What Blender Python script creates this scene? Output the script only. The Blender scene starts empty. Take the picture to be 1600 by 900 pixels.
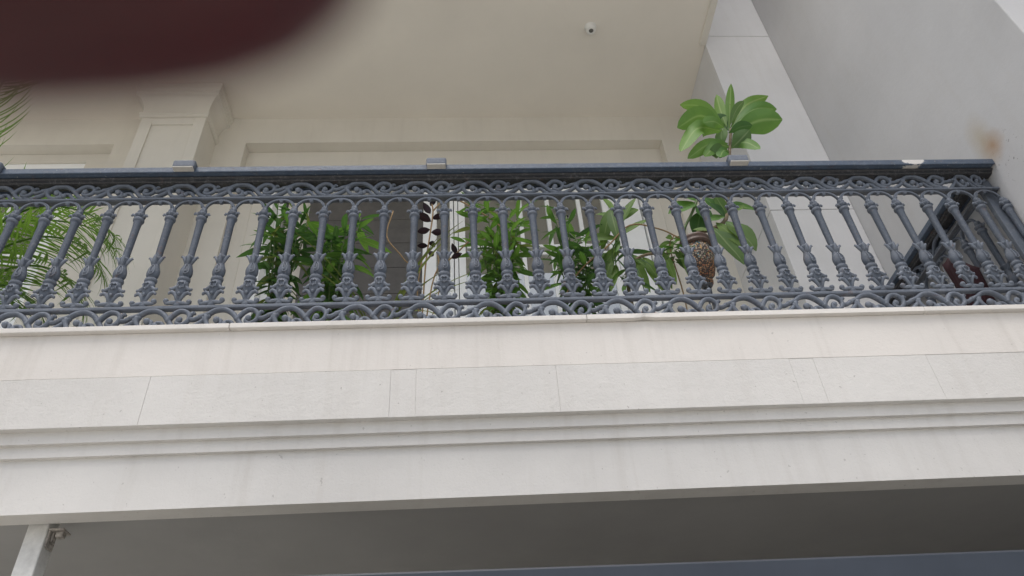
import bpy, math, random
from mathutils import Vector, Matrix, Quaternion
random.seed(7)
R = math.radians
sc = bpy.context.scene
COL = sc.collection

# ------------------------------------------------------------------ camera
cam_d = bpy.data.cameras.new("camera")
cam = bpy.data.objects.new("camera", cam_d)
COL.objects.link(cam)
sc.camera = cam
CAM_ROT = Matrix(((0.99760, 0.02100, -0.06600), (-0.03800, -0.63800, -0.76900), (-0.05900, 0.76900, -0.63600)))
_x = Vector(CAM_ROT.col[0]).normalized()
_z = Vector(CAM_ROT.col[2]); _z = (_z - _x * _z.dot(_x)).normalized()
_y = _z.cross(_x)
CAM_ROT = Matrix((_x, _y, _z)).transposed()
CAM_LOC = Vector((0, 0, 1.6))
cam.matrix_world = Matrix.Translation(CAM_LOC) @ CAM_ROT.to_4x4()
cam_d.sensor_width = 36
cam_d.lens = 26.62
cam_d.clip_start = 0.004
cam_d.clip_end = 2000
cam_d.dof.use_dof = True
cam_d.dof.focus_distance = 3.6
cam_d.dof.aperture_fstop = 7.5

# ------------------------------------------------------------------ sky and sun
SUN_EL, SUN_AZ = 70, 205         # azimuth measured clockwise from +Y
world = bpy.data.worlds.new("World")
sc.world = world
world.use_nodes = True
wn, wl = world.node_tree.nodes, world.node_tree.links
sky = wn.new("ShaderNodeTexSky")
sky.sky_type = 'NISHITA'
sky.sun_disc = False
sky.sun_elevation = R(SUN_EL)
sky.sun_rotation = R(SUN_AZ)
sky.air_density = 1.0
sky.dust_density = 4.0
sky.ozone_density = 1.0
hs = wn.new("ShaderNodeHueSaturation")
hs.inputs['Saturation'].default_value = 0.50
wl.new(sky.outputs[0], hs.inputs['Color'])
wl.new(hs.outputs[0], wn['Background'].inputs[0])
wn['Background'].inputs[1].default_value = 0.13

sun_d = bpy.data.lights.new("sun", 'SUN')
sun_d.energy = 0.9
sun_d.angle = R(34)
sun_d.color = (1.0, 0.955, 0.90)
sun = bpy.data.objects.new("sun", sun_d)
COL.objects.link(sun)
az, el = R(SUN_AZ), R(SUN_EL)
to_sun = Vector((math.sin(az) * math.cos(el), math.cos(az) * math.cos(el), math.sin(el)))
sun.rotation_euler = to_sun.to_track_quat('Z', 'Y').to_euler()
sun.location = (0, -10, 20)

sc.view_settings.view_transform = 'Standard'
sc.view_settings.look = 'None'
sc.view_settings.gamma = 1
sc.view_settings.exposure = 0.56
sc.render.engine = 'CYCLES'
sc.cycles.max_bounces = 8
sc.cycles.diffuse_bounces = 5
sc.cycles.transparent_max_bounces = 12


# ------------------------------------------------------------------ materials
def srgb(r, g, b):
    f = lambda c: ((c / 255 + 0.055) / 1.055) ** 2.4 if c > 10 else c / 255 / 12.92
    return (f(r), f(g), f(b), 1)


class NT:
    def __init__(s, name):
        s.m = bpy.data.materials.new(name)
        s.m.use_nodes = True
        s.n, s.l = s.m.node_tree.nodes, s.m.node_tree.links
        s.p = s.n['Principled BSDF']
        s.out = s.n['Material Output']

    def new(s, t, **kw):
        n = s.n.new(t)
        for k, v in kw.items():
            setattr(n, k, v)
        return n

    def coord(s, kind='Object', scale=(1, 1, 1)):
        tc = s.new('ShaderNodeTexCoord')
        mp = s.new('ShaderNodeMapping')
        mp.inputs['Scale'].default_value = scale
        s.l.new(tc.outputs[kind], mp.inputs['Vector'])
        return mp.outputs[0]

    def pos(s, scale=(1, 1, 1)):
        g = s.new('ShaderNodeNewGeometry')
        mp = s.new('ShaderNodeMapping')
        mp.inputs['Scale'].default_value = scale
        s.l.new(g.outputs['Position'], mp.inputs['Vector'])
        return mp.outputs[0]

    def noise(s, vec, scale, detail=5, rough=0.6):
        t = s.new('ShaderNodeTexNoise')
        t.inputs['Scale'].default_value = scale
        t.inputs['Detail'].default_value = detail
        t.inputs['Roughness'].default_value = rough
        if vec is not None:
            s.l.new(vec, t.inputs['Vector'])
        return t.outputs['Fac']

    def ramp(s, fac, stops):
        r = s.new('ShaderNodeValToRGB')
        e = r.color_ramp.elements
        while len(e) < len(stops):
            e.new(0.5)
        for i, (p, c) in enumerate(stops):
            e[i].position = p
            e[i].color = c if len(c) == 4 else (*c, 1)
        s.l.new(fac, r.inputs[0])
        return r.outputs[0]

    def mix(s, fac, a, b, mode='MIX'):
        m = s.new('ShaderNodeMix', data_type='RGBA', blend_type=mode)
        for sock, v in ((m.inputs[0], fac), (m.inputs[6], a), (m.inputs[7], b)):
            if hasattr(v, 'links'):
                s.l.new(v, sock)
            else:
                sock.default_value = v
        return m.outputs[2]

    def math(s, op, a, b=0.0, clamp=False):
        m = s.new('ShaderNodeMath', operation=op, use_clamp=clamp)
        for sock, v in ((m.inputs[0], a), (m.inputs[1], b)):
            if hasattr(v, 'links'):
                s.l.new(v, sock)
            else:
                sock.default_value = v
        return m.outputs[0]

    def base(s, c):
        if hasattr(c, 'links'):
            s.l.new(c, s.p.inputs['Base Color'])
        else:
            s.p.inputs['Base Color'].default_value = c

    def bump(s, h, strength, dist=0.01):
        b = s.new('ShaderNodeBump')
        b.inputs['Strength'].default_value = strength
        b.inputs['Distance'].default_value = dist
        s.l.new(h, b.inputs['Height'])
        s.l.new(b.outputs[0], s.p.inputs['Normal'])

    def rough(s, v):
        if hasattr(v, 'links'):
            s.l.new(v, s.p.inputs['Roughness'])
        else:
            s.p.inputs['Roughness'].default_value = v


def dist_mask(t, centre, radii, noise_amt=0.4, nscale=12):
    """soft, ragged blot round a point: 1 in the middle, 0 outside"""
    g = t.new('ShaderNodeNewGeometry')
    sub = t.new('ShaderNodeVectorMath', operation='SUBTRACT')
    t.l.new(g.outputs['Position'], sub.inputs[0])
    sub.inputs[1].default_value = centre
    dv = t.new('ShaderNodeVectorMath', operation='DIVIDE')
    t.l.new(sub.outputs[0], dv.inputs[0])
    dv.inputs[1].default_value = radii
    ln = t.new('ShaderNodeVectorMath', operation='LENGTH')
    t.l.new(dv.outputs[0], ln.inputs[0])
    nz = t.noise(t.pos(), nscale, 6, 0.65)
    v = t.math('SUBTRACT', 1.0, ln.outputs['Value'])
    v = t.math('ADD', v, t.math('MULTIPLY', t.math('SUBTRACT', nz, 0.5), noise_amt * 2))
    return t.math('MULTIPLY', v, 1.0, clamp=True)


def plaster(name, col, grain=180, gstr=0.25, blot=0.06, streak=0.05, dark=(0.45, 0.41, 0.36), specks=0.0):
    t = NT(name)
    P = t.pos()
    big = t.noise(P, 0.9, 5, 0.6)
    c2 = tuple(max(0, v * (1 - blot * 2.2)) for v in col[:3]) + (1,)
    c3 = tuple(min(1, v * (1 + blot)) for v in col[:3]) + (1,)
    c = t.ramp(big, [(0.3, c2), (0.7, c3)])
    med = t.noise(P, 7, 6, 0.7)
    c = t.mix(t.math('MULTIPLY', med, blot * 1.2), c, (*dark, 1))
    st = t.noise(t.pos((5, 5, 0.35)), 3.0, 6, 0.65)
    stm = t.ramp(st, [(0.5, (0, 0, 0)), (0.75, (1, 1, 1))])
    c = t.mix(t.math('MULTIPLY', stm, streak * 2.5), c, (*dark, 1))
    if specks:
        sp = t.noise(P, 55, 2, 0.5)
        spm = t.ramp(sp, [(0.73, (0, 0, 0)), (0.76, (1, 1, 1))])
        c = t.mix(t.math('MULTIPLY', spm, specks), c, (0.22, 0.2, 0.18, 1))
    fine = t.noise(P, grain, 4, 0.7)
    c = t.mix(t.math('MULTIPLY', fine, 0.10), c, (0.3, 0.28, 0.26, 1))
    t.base(c)
    t.rough(0.85)
    t.p.inputs['Specular IOR Level'].default_value = 0.25
    h = t.math('ADD', t.math('MULTIPLY', fine, 0.6), t.math('MULTIPLY', t.noise(P, grain * 0.22, 4, 0.6), 0.9))
    t.bump(h, gstr, 0.006)
    return t


M = {}
M['fascia'] = plaster('fascia_plaster', (0.702, 0.684, 0.656, 1), 120, 0.35, 0.06, 0.09, specks=0.35).m
M['upper'] = plaster('cream_fascia_paint', (0.745, 0.708, 0.665, 1), 120, 0.3, 0.05, 0.10, specks=0.3).m
M['panel'] = plaster('coarse_stone_panel', (0.682, 0.664, 0.636, 1), 95, 0.5, 0.05, 0.07, specks=0.5).m
M['coping'] = plaster('coping_stone', (0.755, 0.722, 0.68, 1), 150, 0.3, 0.06, 0.05, specks=0.3).m
M['cream'] = plaster('cream_wall_paint', (0.72, 0.685, 0.61, 1), 220, 0.14, 0.04, 0.05).m
M['ceiling'] = plaster('ceiling_paint', (0.80, 0.755, 0.675, 1), 200, 0.12, 0.03, 0.0).m
M['pier'] = plaster('pale_render', (0.695, 0.695, 0.70, 1), 160, 0.18, 0.05, 0.05).m
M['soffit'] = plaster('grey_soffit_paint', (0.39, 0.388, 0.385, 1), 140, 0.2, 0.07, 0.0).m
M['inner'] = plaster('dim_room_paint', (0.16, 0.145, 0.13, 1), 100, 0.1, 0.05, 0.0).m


def side_wall_mat():
    t = plaster('grey_render', (0.55, 0.552, 0.56, 1), 140, 0.2, 0.05, 0.05)
    old = t.p.inputs['Base Color'].links[0].from_socket
    m1 = dist_mask(t, (2.8, 2.485, 4.555), (0.5, 0.10, 0.11), 0.3, 16)
    m2 = dist_mask(t, (2.8, 2.52, 4.64), (0.5, 0.11, 0.21), 0.35, 9)
    c = t.mix(t.math('MULTIPLY', m2, 0.6), old, (0.40, 0.33, 0.22, 1))
    c = t.mix(t.math('MULTIPLY', m1, 0.8, clamp=True), c, (0.36, 0.225, 0.125, 1))
    sp = t.noise(t.pos(), 48, 2, 0.5)
    spm = t.ramp(sp, [(0.66, (0, 0, 0)), (0.69, (1, 1, 1))])
    near = dist_mask(t, (2.8, 2.42, 4.42), (0.5, 0.17, 0.17), 0.1, 5)
    c = t.mix(t.math('MULTIPLY', t.math('MULTIPLY', spm, near), 0.7, clamp=True), c, (0.06, 0.05, 0.04, 1))
    t.base(c)
    return t.m


M['sidewall'] = side_wall_mat()


def iron(name, col, light, gloss=0.5, chip=False, crease_dark=0.85):
    t = NT(name)
    P = t.pos()
    n1 = t.noise(P, 22, 6, 0.7)
    c = t.ramp(n1, [(0.3, tuple(v * 0.72 for v in col)), (0.65, col)])
    geo = t.new('ShaderNodeNewGeometry')
    edge = t.ramp(geo.outputs['Pointiness'], [(0.50, (0, 0, 0)), (0.60, (1, 1, 1))])
    c = t.mix(t.math('MULTIPLY', edge, 0.6), c, (*light, 1))
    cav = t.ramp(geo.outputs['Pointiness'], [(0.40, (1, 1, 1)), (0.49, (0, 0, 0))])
    c = t.mix(t.math('MULTIPLY', cav, crease_dark), c, (0.035, 0.034, 0.036, 1))  # inward creases mixed towards near-black
    n2 = t.noise(P, 60, 4, 0.75)
    dust = t.ramp(n2, [(0.52, (0, 0, 0)), (0.72, (1, 1, 1))])
    c = t.mix(t.math('MULTIPLY', dust, 0.36), c, (0.34, 0.34, 0.34, 1))
    n4 = t.noise(P, 3.5, 5, 0.7)
    c = t.mix(t.ramp(n4, [(0.42, (0, 0, 0)), (0.75, (0.5, 0.5, 0.5))]), c, tuple(v * 0.55 for v in col) + (1,))
    n3 = t.noise(P, 16, 6, 0.8)
    rust = t.ramp(n3, [(0.60, (0, 0, 0)), (0.68, (1, 1, 1))])
    c = t.mix(t.math('MULTIPLY', rust, 0.6), c, (0.11, 0.055, 0.035, 1))
    pk = t.ramp(t.noise(P, 34, 5, 0.75), [(0.655, (0, 0, 0)), (0.69, (1, 1, 1))])
    c = t.mix(t.math('MULTIPLY', pk, 0.5), c, (0.36, 0.35, 0.34, 1))
    if chip:
        m = dist_mask(t, (2.36, 2.53, 4.495), (0.075, 0.3, 0.03), 0.5, 40)
        mm = t.ramp(m, [(0.12, (0, 0, 0)), (0.2, (1, 1, 1))])
        c = t.mix(mm, c, (0.62, 0.6, 0.57, 1))
        sp = t.noise(P, 85, 2, 0.4)
        s2 = t.ramp(sp, [(0.745, (0, 0, 0)), (0.76, (1, 1, 1))])
        c = t.mix(t.math('MULTIPLY', s2, 0.8), c, (0.5, 0.48, 0.45, 1))
    t.base(c)
    t.rough(t.ramp(n2, [(0.3, (gloss - 0.08,) * 3), (0.7, (gloss + 0.25,) * 3)]))
    t.p.inputs['Specular IOR Level'].default_value = 0.45
    t.bump(t.math('ADD', t.math('MULTIPLY', n2, 0.7), n1), 0.55, 0.004)
    return t.m


M['iron'] = iron('blue_grey_cast_iron', (0.058, 0.074, 0.104), (0.23, 0.26, 0.31), 0.6)
M['rail'] = iron('blue_handrail_paint', (0.10, 0.14, 0.205), (0.26, 0.31, 0.38), 0.4, chip=True, crease_dark=0.25)
M['dark_and_shade_iron'] = iron('dark_and_shade_cast_iron', (0.036, 0.041, 0.050), (0.15, 0.165, 0.19))  # plain dark iron; on the railing, underside shade put into the colour


def gate_mat():
    t = NT('slate_blue_gate_paint')
    P = t.pos()
    n = t.noise(P, 4, 5, 0.6)
    c = t.ramp(n, [(0.3, (0.026, 0.033, 0.046)), (0.7, (0.038, 0.046, 0.062))])
    geo = t.new('ShaderNodeNewGeometry')
    e = t.ramp(geo.outputs['Pointiness'], [(0.52, (0, 0, 0)), (0.58, (1, 1, 1))])
    w = t.ramp(t.noise(P, 30, 5, 0.7), [(0.5, (0, 0, 0)), (0.62, (1, 1, 1))])
    c = t.mix(t.math('MULTIPLY', t.math('MULTIPLY', e, w), 0.7), c, (0.42, 0.38, 0.38, 1))
    t.base(c)
    t.rough(0.38)
    return t.m


def simple(name, col, rough=0.6, var=0.12, scale=20, bump=0.1, spec=0.4):
    t = NT(name)
    n = t.noise(t.coord('Object'), scale, 5, 0.65)
    c = t.ramp(n, [(0.3, tuple(v * (1 - var) for v in col)), (0.7, tuple(min(1, v * (1 + var)) for v in col))])
    t.base(c)
    t.rough(rough)
    t.p.inputs['Specular IOR Level'].default_value = spec
    t.bump(n, bump, 0.004)
    return t.m


M['gate'] = gate_mat()
M['white'] = simple('white_frame_paint', (0.90, 0.91, 0.90), 0.4, 0.04, 8, 0.03)
M['post'] = simple('weathered_white_paint', (0.66, 0.65, 0.62), 0.5, 0.22, 14, 0.15)
M['bracket'] = simple('dirty_bracket', (0.36, 0.33, 0.30), 0.75, 0.5, 50, 0.4)
M['clampunder'] = simple('pale_clamp_underplate', (0.48, 0.46, 0.42), 0.7, 0.15, 40, 0.05)
M['terracotta'] = simple('terracotta', (0.34, 0.15, 0.09), 0.8, 0.2, 18, 0.2)
M['soil'] = simple('potting_soil', (0.05, 0.035, 0.025), 0.95, 0.5, 60, 0.6)
M['boards'] = simple('dark_grey_boards', (0.10, 0.094, 0.088), 0.55, 0.18, 9, 0.1)
M['potrim'] = simple('brown_pot_rim', (0.115, 0.075, 0.06), 0.5, 0.3, 60, 0.2)
M['maroon'] = simple('maroon_cloth', (0.030, 0.007, 0.012), 0.85, 0.25, 25, 0.2)
M['bark'] = simple('grey_brown_bark', (0.20, 0.16, 0.10), 0.85, 0.3, 60, 0.4)
M['twig'] = simple('dry_twig', (0.30, 0.20, 0.10), 0.8, 0.3, 50, 0.3)
M['greenstem'] = simple('green_stem', (0.09, 0.14, 0.045), 0.6, 0.25, 40, 0.2)
M['lampwhite'] = simple('spotlight_white', (0.75, 0.74, 0.70), 0.4, 0.03, 8, 0.02)
M['lampdark'] = simple('spotlight_inside', (0.10, 0.10, 0.09), 0.5, 0.1, 8, 0.02)
M['ground'] = plaster('grey_paving', (0.53, 0.52, 0.48, 1), 60, 0.5, 0.1, 0.0).m


def glass_mat():
    t = NT('reflective_glass')
    g = t.new('ShaderNodeBsdfGlossy')
    g.inputs['Color'].default_value = (0.92, 0.96, 0.95, 1)
    g.inputs['Roughness'].default_value = 0.015
    tr = t.new('ShaderNodeBsdfTransparent')
    tr.inputs['Color'].default_value = (0.62, 0.68, 0.64, 1)
    lw = t.new('ShaderNodeFresnel')
    lw.inputs['IOR'].default_value = 2.1
    f = t.math('ADD', t.math('MULTIPLY', lw.outputs[0], 1.0), 0.24, clamp=True)
    mx = t.new('ShaderNodeMixShader')
    t.l.new(f, mx.inputs[0])
    t.l.new(tr.outputs[0], mx.inputs[1])
    t.l.new(g.outputs[0], mx.inputs[2])
    t.l.new(mx.outputs[0], t.out.inputs[0])
    return t.m


M['glass'] = glass_mat()


def leaf_mat(name, a, b, rib, trans=0.35, rough=0.4, ribw=0.12):
    t = NT(name)
    oi = t.new('ShaderNodeObjectInfo')
    at = t.new('ShaderNodeAttribute', attribute_name='mid')
    n = t.noise(t.coord('Object'), 30, 4, 0.6)
    f = t.math('ADD', t.math('MULTIPLY', oi.outputs['Random'], 0.65), t.math('MULTIPLY', n, 0.4))
    c = t.ramp(f, [(0.2, a), (0.85, b)])
    m = t.ramp(at.outputs['Fac'], [(0.0, (1, 1, 1)), (ribw, (0, 0, 0))])
    c = t.mix(t.math('MULTIPLY', m, 0.75), c, (*rib, 1))
    t.p.inputs['Coat Weight'].default_value = 0.0
    sp_ = t.ramp(t.noise(t.pos(), 38, 3, 0.6), [(0.68, (0, 0, 0)), (0.74, (0.6, 0.6, 0.6))])
    c = t.mix(sp_, c, (0.16, 0.13, 0.045, 1))
    t.base(c)
    t.rough(rough + 0.12)
    t.p.inputs['Specular IOR Level'].default_value = 0.25
    tl = t.new('ShaderNodeBsdfTranslucent')
    t.l.new(t.mix(0.5, c, (b[0] * 1.5, b[1] * 1.5, b[2] * 0.7, 1)), tl.inputs['Color'])
    mx = t.new('ShaderNodeMixShader')
    mx.inputs[0].default_value = trans
    t.l.new(t.p.outputs[0], mx.inputs[1])
    t.l.new(tl.outputs[0], mx.inputs[2])
    t.l.new(mx.outputs[0], t.out.inputs[0])
    t.bump(at.outputs['Fac'], 0.3, 0.004)
    return t.m


M['leaf_bright'] = leaf_mat('bright_leaf', (0.06, 0.16, 0.033), (0.15, 0.30, 0.06), (0.26, 0.36, 0.12))
M['leaf_plum'] = leaf_mat('broad_leaf', (0.07, 0.18, 0.04), (0.17, 0.31, 0.075), (0.32, 0.44, 0.17), 0.4, 0.36, 0.16)
M['leaf_young'] = leaf_mat('young_leaf', (0.12, 0.24, 0.05), (0.20, 0.34, 0.08), (0.38, 0.48, 0.2), 0.45, 0.4, 0.2)
M['leaf_pale'] = leaf_mat('pale_leaf_underside', (0.085, 0.16, 0.06), (0.14, 0.23, 0.09), (0.30, 0.38, 0.2), 0.35, 0.55)
M['leaf_dark'] = leaf_mat('dark_leaf', (0.032, 0.085, 0.028), (0.070, 0.165, 0.045), (0.13, 0.21, 0.08), 0.32, 0.35)
M['leaf_mid'] = leaf_mat('mid_leaf', (0.05, 0.135, 0.033), (0.115, 0.24, 0.05), (0.18, 0.28, 0.1), 0.32, 0.38)
M['leaf_olive'] = leaf_mat('olive_leaf', (0.07, 0.14, 0.035), (0.14, 0.24, 0.055), (0.24, 0.33, 0.12), 0.35, 0.45)
M['leaf_purple'] = leaf_mat('purple_black_leaf', (0.014, 0.008, 0.012), (0.035, 0.018, 0.024), (0.06, 0.02, 0.03), 0.1, 0.3)
M['leaf_strap'] = leaf_mat('strap_leaf', (0.10, 0.15, 0.04), (0.20, 0.25, 0.08), (0.32, 0.36, 0.18), 0.35, 0.45)
M['leaf_palm'] = leaf_mat('palm_leaflet', (0.07, 0.155, 0.028), (0.16, 0.29, 0.05), (0.24, 0.34, 0.09), 0.4, 0.4)


def mosaic_mat():
    t = NT('bead_mosaic')
    v = t.new('ShaderNodeTexVoronoi')
    v.inputs['Scale'].default_value = 95
    v.inputs['Randomness'].default_value = 0.55
    tc = t.coord('Object')
    t.l.new(tc, v.inputs['Vector'])
    sep = t.new('ShaderNodeSeparateXYZ')
    t.l.new(tc, sep.inputs[0])
    s2 = t.new('ShaderNodeSeparateColor')
    t.l.new(v.outputs['Color'], s2.inputs[0])
    cr = t.new('ShaderNodeValToRGB')
    cr.color_ramp.interpolation = 'CONSTANT'
    stops = [(0, (0.42, 0.35, 0.27)), (0.3, (0.36, 0.14, 0.07)), (0.45, (0.36, 0.31, 0.25)), (0.62, (0.06, 0.20, 0.25)),
             (0.72, (0.55, 0.33, 0.12)), (0.82, (0.10, 0.2, 0.10)), (0.9, (0.40, 0.35, 0.30))]
    e = cr.color_ramp.elements
    while len(e) < len(stops):
        e.new(0.5)
    for i, (p, c) in enumerate(stops):
        e[i].position = p
        e[i].color = (*c, 1)
    t.l.new(s2.outputs[0], cr.inputs[0])
    lowc = t.ramp(s2.outputs[1], [(0.0, (0.30, 0.10, 0.05)), (0.5, (0.45, 0.25, 0.12)), (1.0, (0.05, 0.05, 0.05))])
    lowf = t.ramp(sep.outputs[2], [(0.10, (1, 1, 1)), (0.14, (0, 0, 0))])
    c = t.mix(lowf, cr.outputs[0], lowc)
    grout = t.ramp(v.outputs['Distance'], [(0.40, (0, 0, 0)), (0.56, (1, 1, 1))])
    c = t.mix(grout, c, (0.05, 0.04, 0.035, 1))
    t.base(c)
    t.rough(0.7)
    t.bump(t.math('SUBTRACT', 1.0, v.outputs['Distance']), 0.6, 0.004)
    return t.m


M['mosaic'] = mosaic_mat()


def skin_mat():
    t = NT('skin')
    n = t.noise(t.coord('Object'), 250, 4, 0.6)
    t.base(t.ramp(n, [(0.3, (0.050, 0.0055, 0.008)), (0.7, (0.075, 0.008, 0.011))]))
    t.rough(0.55)
    t.p.inputs['Subsurface Weight'].default_value = 0.5
    t.p.inputs['Subsurface Radius'].default_value = (0.006, 0.0015, 0.001)
    t.bump(n, 0.15, 0.001)
    return t.m


M['skin'] = skin_mat()


# ------------------------------------------------------------------ mesh helpers
class MB:
    def __init__(s):
        s.v, s.f, s.mid, s.smooth = [], [], {}, []

    def add(s, vs, fs, smooth=True):
        o = len(s.v)
        s.v += [tuple(v) for v in vs]
        s.f += [tuple(i + o for i in f) for f in fs]
        s.smooth += [smooth] * len(fs)
        return o

    def box(s, x0, x1, y0, y1, z0, z1, b=0.0):
        """box; b > 0 cuts the edges (a true bevel)"""
        if b <= 0:
            vs = [(x, y, z) for x in (x0, x1) for y in (y0, y1) for z in (z0, z1)]
            s.add(vs, [(0, 1, 3, 2), (4, 6, 7, 5), (0, 4, 5, 1), (2, 3, 7, 6), (0, 2, 6, 4), (1, 5, 7, 3)], False)
            return s
        import bmesh
        bm = bmesh.new()
        bmesh.ops.create_cube(bm, size=1)
        for v in bm.verts:
            v.co = Vector(((x0 + x1) / 2 + v.co.x * (x1 - x0), (y0 + y1) / 2 + v.co.y * (y1 - y0), (z0 + z1) / 2 + v.co.z * (z1 - z0)))
        bmesh.ops.bevel(bm, geom=list(bm.edges), offset=b, segments=2, affect='EDGES', profile=0.5)
        bm.verts.index_update()
        s.add([v.co[:] for v in bm.verts], [[v.index for v in f.verts] for f in bm.faces], False)
        bm.free()
        return s

    def prism(s, prof, x0, x1):
        """(y, z) outline, counter-clockwise seen from +X, drawn along X"""
        n = len(prof)
        vs = [(x0, y, z) for y, z in prof] + [(x1, y, z) for y, z in prof]
        fs = [(i, i + n, (i + 1) % n + n, (i + 1) % n) for i in range(n)]
        fs += [tuple(range(n)), tuple(range(2 * n - 1, n - 1, -1))]
        s.add(vs, fs, False)
        return s

    def tube(s, pts, rad, n=8, flat=1.0, up=Vector((0, 1, 0)), caps=True):
        """tube along points; flat squeezes it along the axis nearest to `up`"""
        pts = [Vector(p) for p in pts]
        if not hasattr(rad, '__len__'):
            rad = [rad] * len(pts)
        rings = []
        prev = None
        for i, p in enumerate(pts):
            d = (pts[min(i + 1, len(pts) - 1)] - pts[max(i - 1, 0)])
            if d.length < 1e-9:
                d = Vector((0, 0, 1))
            d.normalize()
            a = up - d * up.dot(d)
            if a.length < 0.1:
                a = Vector((1, 0, 0)) - d * d.x
            a.normalize()
            if prev is not None and a.dot(prev) < 0:
                a = -a
            prev = a
            b = d.cross(a)
            rings.append([p + (a * math.cos(t) * flat + b * math.sin(t)) * rad[i] for t in [2 * math.pi * k / n for k in range(n)]])
        vs = [v for r in rings for v in r]
        fs = []
        for i in range(len(rings) - 1):
            for k in range(n):
                fs.append((i * n + k, i * n + (k + 1) % n, (i + 1) * n + (k + 1) % n, (i + 1) * n + k))
        if caps:
            fs.append(tuple(range(n - 1, -1, -1)))
            fs.append(tuple(range((len(rings) - 1) * n, len(rings) * n)))
        s.add(vs, fs)
        return s

    def lathe(s, prof, n=12, sy=1.0, centre=(0, 0)):
        """prof: (radius, z) from bottom to top"""
        vs = [(centre[0] + r * math.cos(2 * math.pi * k / n), centre[1] + sy * r * math.sin(2 * math.pi * k / n), z) for r, z in prof for k in range(n)]
        fs = []
        m = len(prof)
        for i in range(m - 1):
            for k in range(n):
                fs.append((i * n + k, i * n + (k + 1) % n, (i + 1) * n + (k + 1) % n, (i + 1) * n + k))
        fs.append(tuple(range(n - 1, -1, -1)))
        fs.append(tuple(range((m - 1) * n, m * n)))
        s.add(vs, fs)
        return s

    def ball(s, c, r, n=8, m=5, sc3=(1, 1, 1)):
        vs, fs = [], []
        for i in range(m + 1):
            th = math.pi * i / m
            for k in range(n):
                ph = 2 * math.pi * k / n
                vs.append((c[0] + r * sc3[0] * math.sin(th) * math.cos(ph), c[1] + r * sc3[1] * math.sin(th) * math.sin(ph), c[2] - r * sc3[2] * math.cos(th)))
        for i in range(m):
            for k in range(n):
                fs.append((i * n + k, i * n + (k + 1) % n, (i + 1) * n + (k + 1) % n, (i + 1) * n + k))
        s.add(vs, fs)
        return s

    def leaf(s, mat4, L, W, bend=0.3, fold=0.25, segs=6, shape=0.42, wave=0.0, across=3, tip=0.8):
        """a leaf blade along +Y of mat4, face up +Z, bending down by `bend` radians"""
        rows, mids = [], []
        y = z = 0.0
        ts = [i / segs for i in range(segs + 1)]
        ks = {3: (-1, 0, 1), 5: (-1, -0.5, 0, 0.5, 1)}[across]
        for i, t in enumerate(ts):
            a = bend * (t - 0.15)
            if i:
                y += math.cos(a) * L / segs
                z -= math.sin(a) * L / segs
            if t <= shape:
                w = math.sin(t / shape * math.pi / 2) ** 0.85
            else:
                w = math.cos((t - shape) / (1 - shape) * math.pi / 2) ** tip
            w = max(w, 0.04) * W / 2
            for k in ks:
                rows.append(mat4 @ Vector((k * w, y, z + abs(k) * w * fold + wave * math.sin(t * 9 + k * 2) * w)))
                mids.append(abs(k))
        n = len(ks)
        fs = [(i * n + k, i * n + k + 1, (i + 1) * n + k + 1, (i + 1) * n + k) for i in range(segs) for k in range(n - 1)]
        o = s.add(rows, fs)
        for i, m in enumerate(mids):
            s.mid[o + i] = m
        return s

    def mesh(s, name, mat):
        me = bpy.data.meshes.new(name)
        me.from_pydata(s.v, [], s.f)
        me.polygons.foreach_set('use_smooth', s.smooth)
        if s.mid:
            at = me.attributes.new('mid', 'FLOAT', 'POINT')
            at.data.foreach_set('value', [s.mid.get(i, 1.0) for i in range(len(s.v))])
        me.materials.append(mat)
        me.update()
        return me

    def build(s, name, mat, parent=None, loc=None):
        return link(name, s.mesh(name, mat), parent, loc)


def link(name, data, parent=None, loc=None, mat4=None):
    o = bpy.data.objects.new(name, data)
    COL.objects.link(o)
    if parent is not None:
        o.parent = parent
    if mat4 is not None:
        o.matrix_local = mat4
    elif loc is not None:
        o.location = loc
    return o


def thing(name, label, cat, loc=(0, 0, 0), group=None, rz=0.0):
    o = link(name, None, None, loc)
    o.rotation_euler = (0, 0, rz)
    return tag(o, label, cat, group)


def tag(o, label=None, cat=None, group=None, kind=None):
    if label:
        o['label'] = label
    if cat:
        o['category'] = cat
    if group:
        o['group'] = group
    if kind:
        o['kind'] = kind
    return o


def spline(pts, n=6):
    """Catmull-Rom through the points"""
    P = [Vector(p) for p in pts]
    P = [P[0] * 2 - P[1]] + P + [P[-1] * 2 - P[-2]]
    out = []
    for i in range(1, len(P) - 2):
        for k in range(n):
            t = k / n
            a, b, c, d = P[i - 1:i + 3]
            out.append(0.5 * ((2 * b) + (c - a) * t + (2 * a - 5 * b + 4 * c - d) * t * t + (3 * b - a - 3 * c + d) * t ** 3))
    out.append(P[-2])
    return out


def basis(loc, d, up=Vector((0, 0, 1)), roll=0.0):
    """matrix whose Y axis is d and whose Z axis leans to up"""
    d = Vector(d).normalized()
    x = d.cross(up)
    if x.length < 1e-3:
        x = Vector((1, 0, 0))
    x.normalize()
    z = x.cross(d)
    m = Matrix((x, d, z)).transposed()
    m = Matrix.Rotation(roll, 3, d) @ m
    return Matrix.Translation(loc) @ m.to_4x4()


# ------------------------------------------------------------------ ground
gmb = MB()
gmb.add([(-300, -300, 0), (300, -300, 0), (300, 300, 0), (-300, 300, 0)], [(0, 1, 2, 3)], False)
tag(gmb.build('ground', M['ground']), 'grey paved ground in front of the house', kind='structure')

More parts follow.
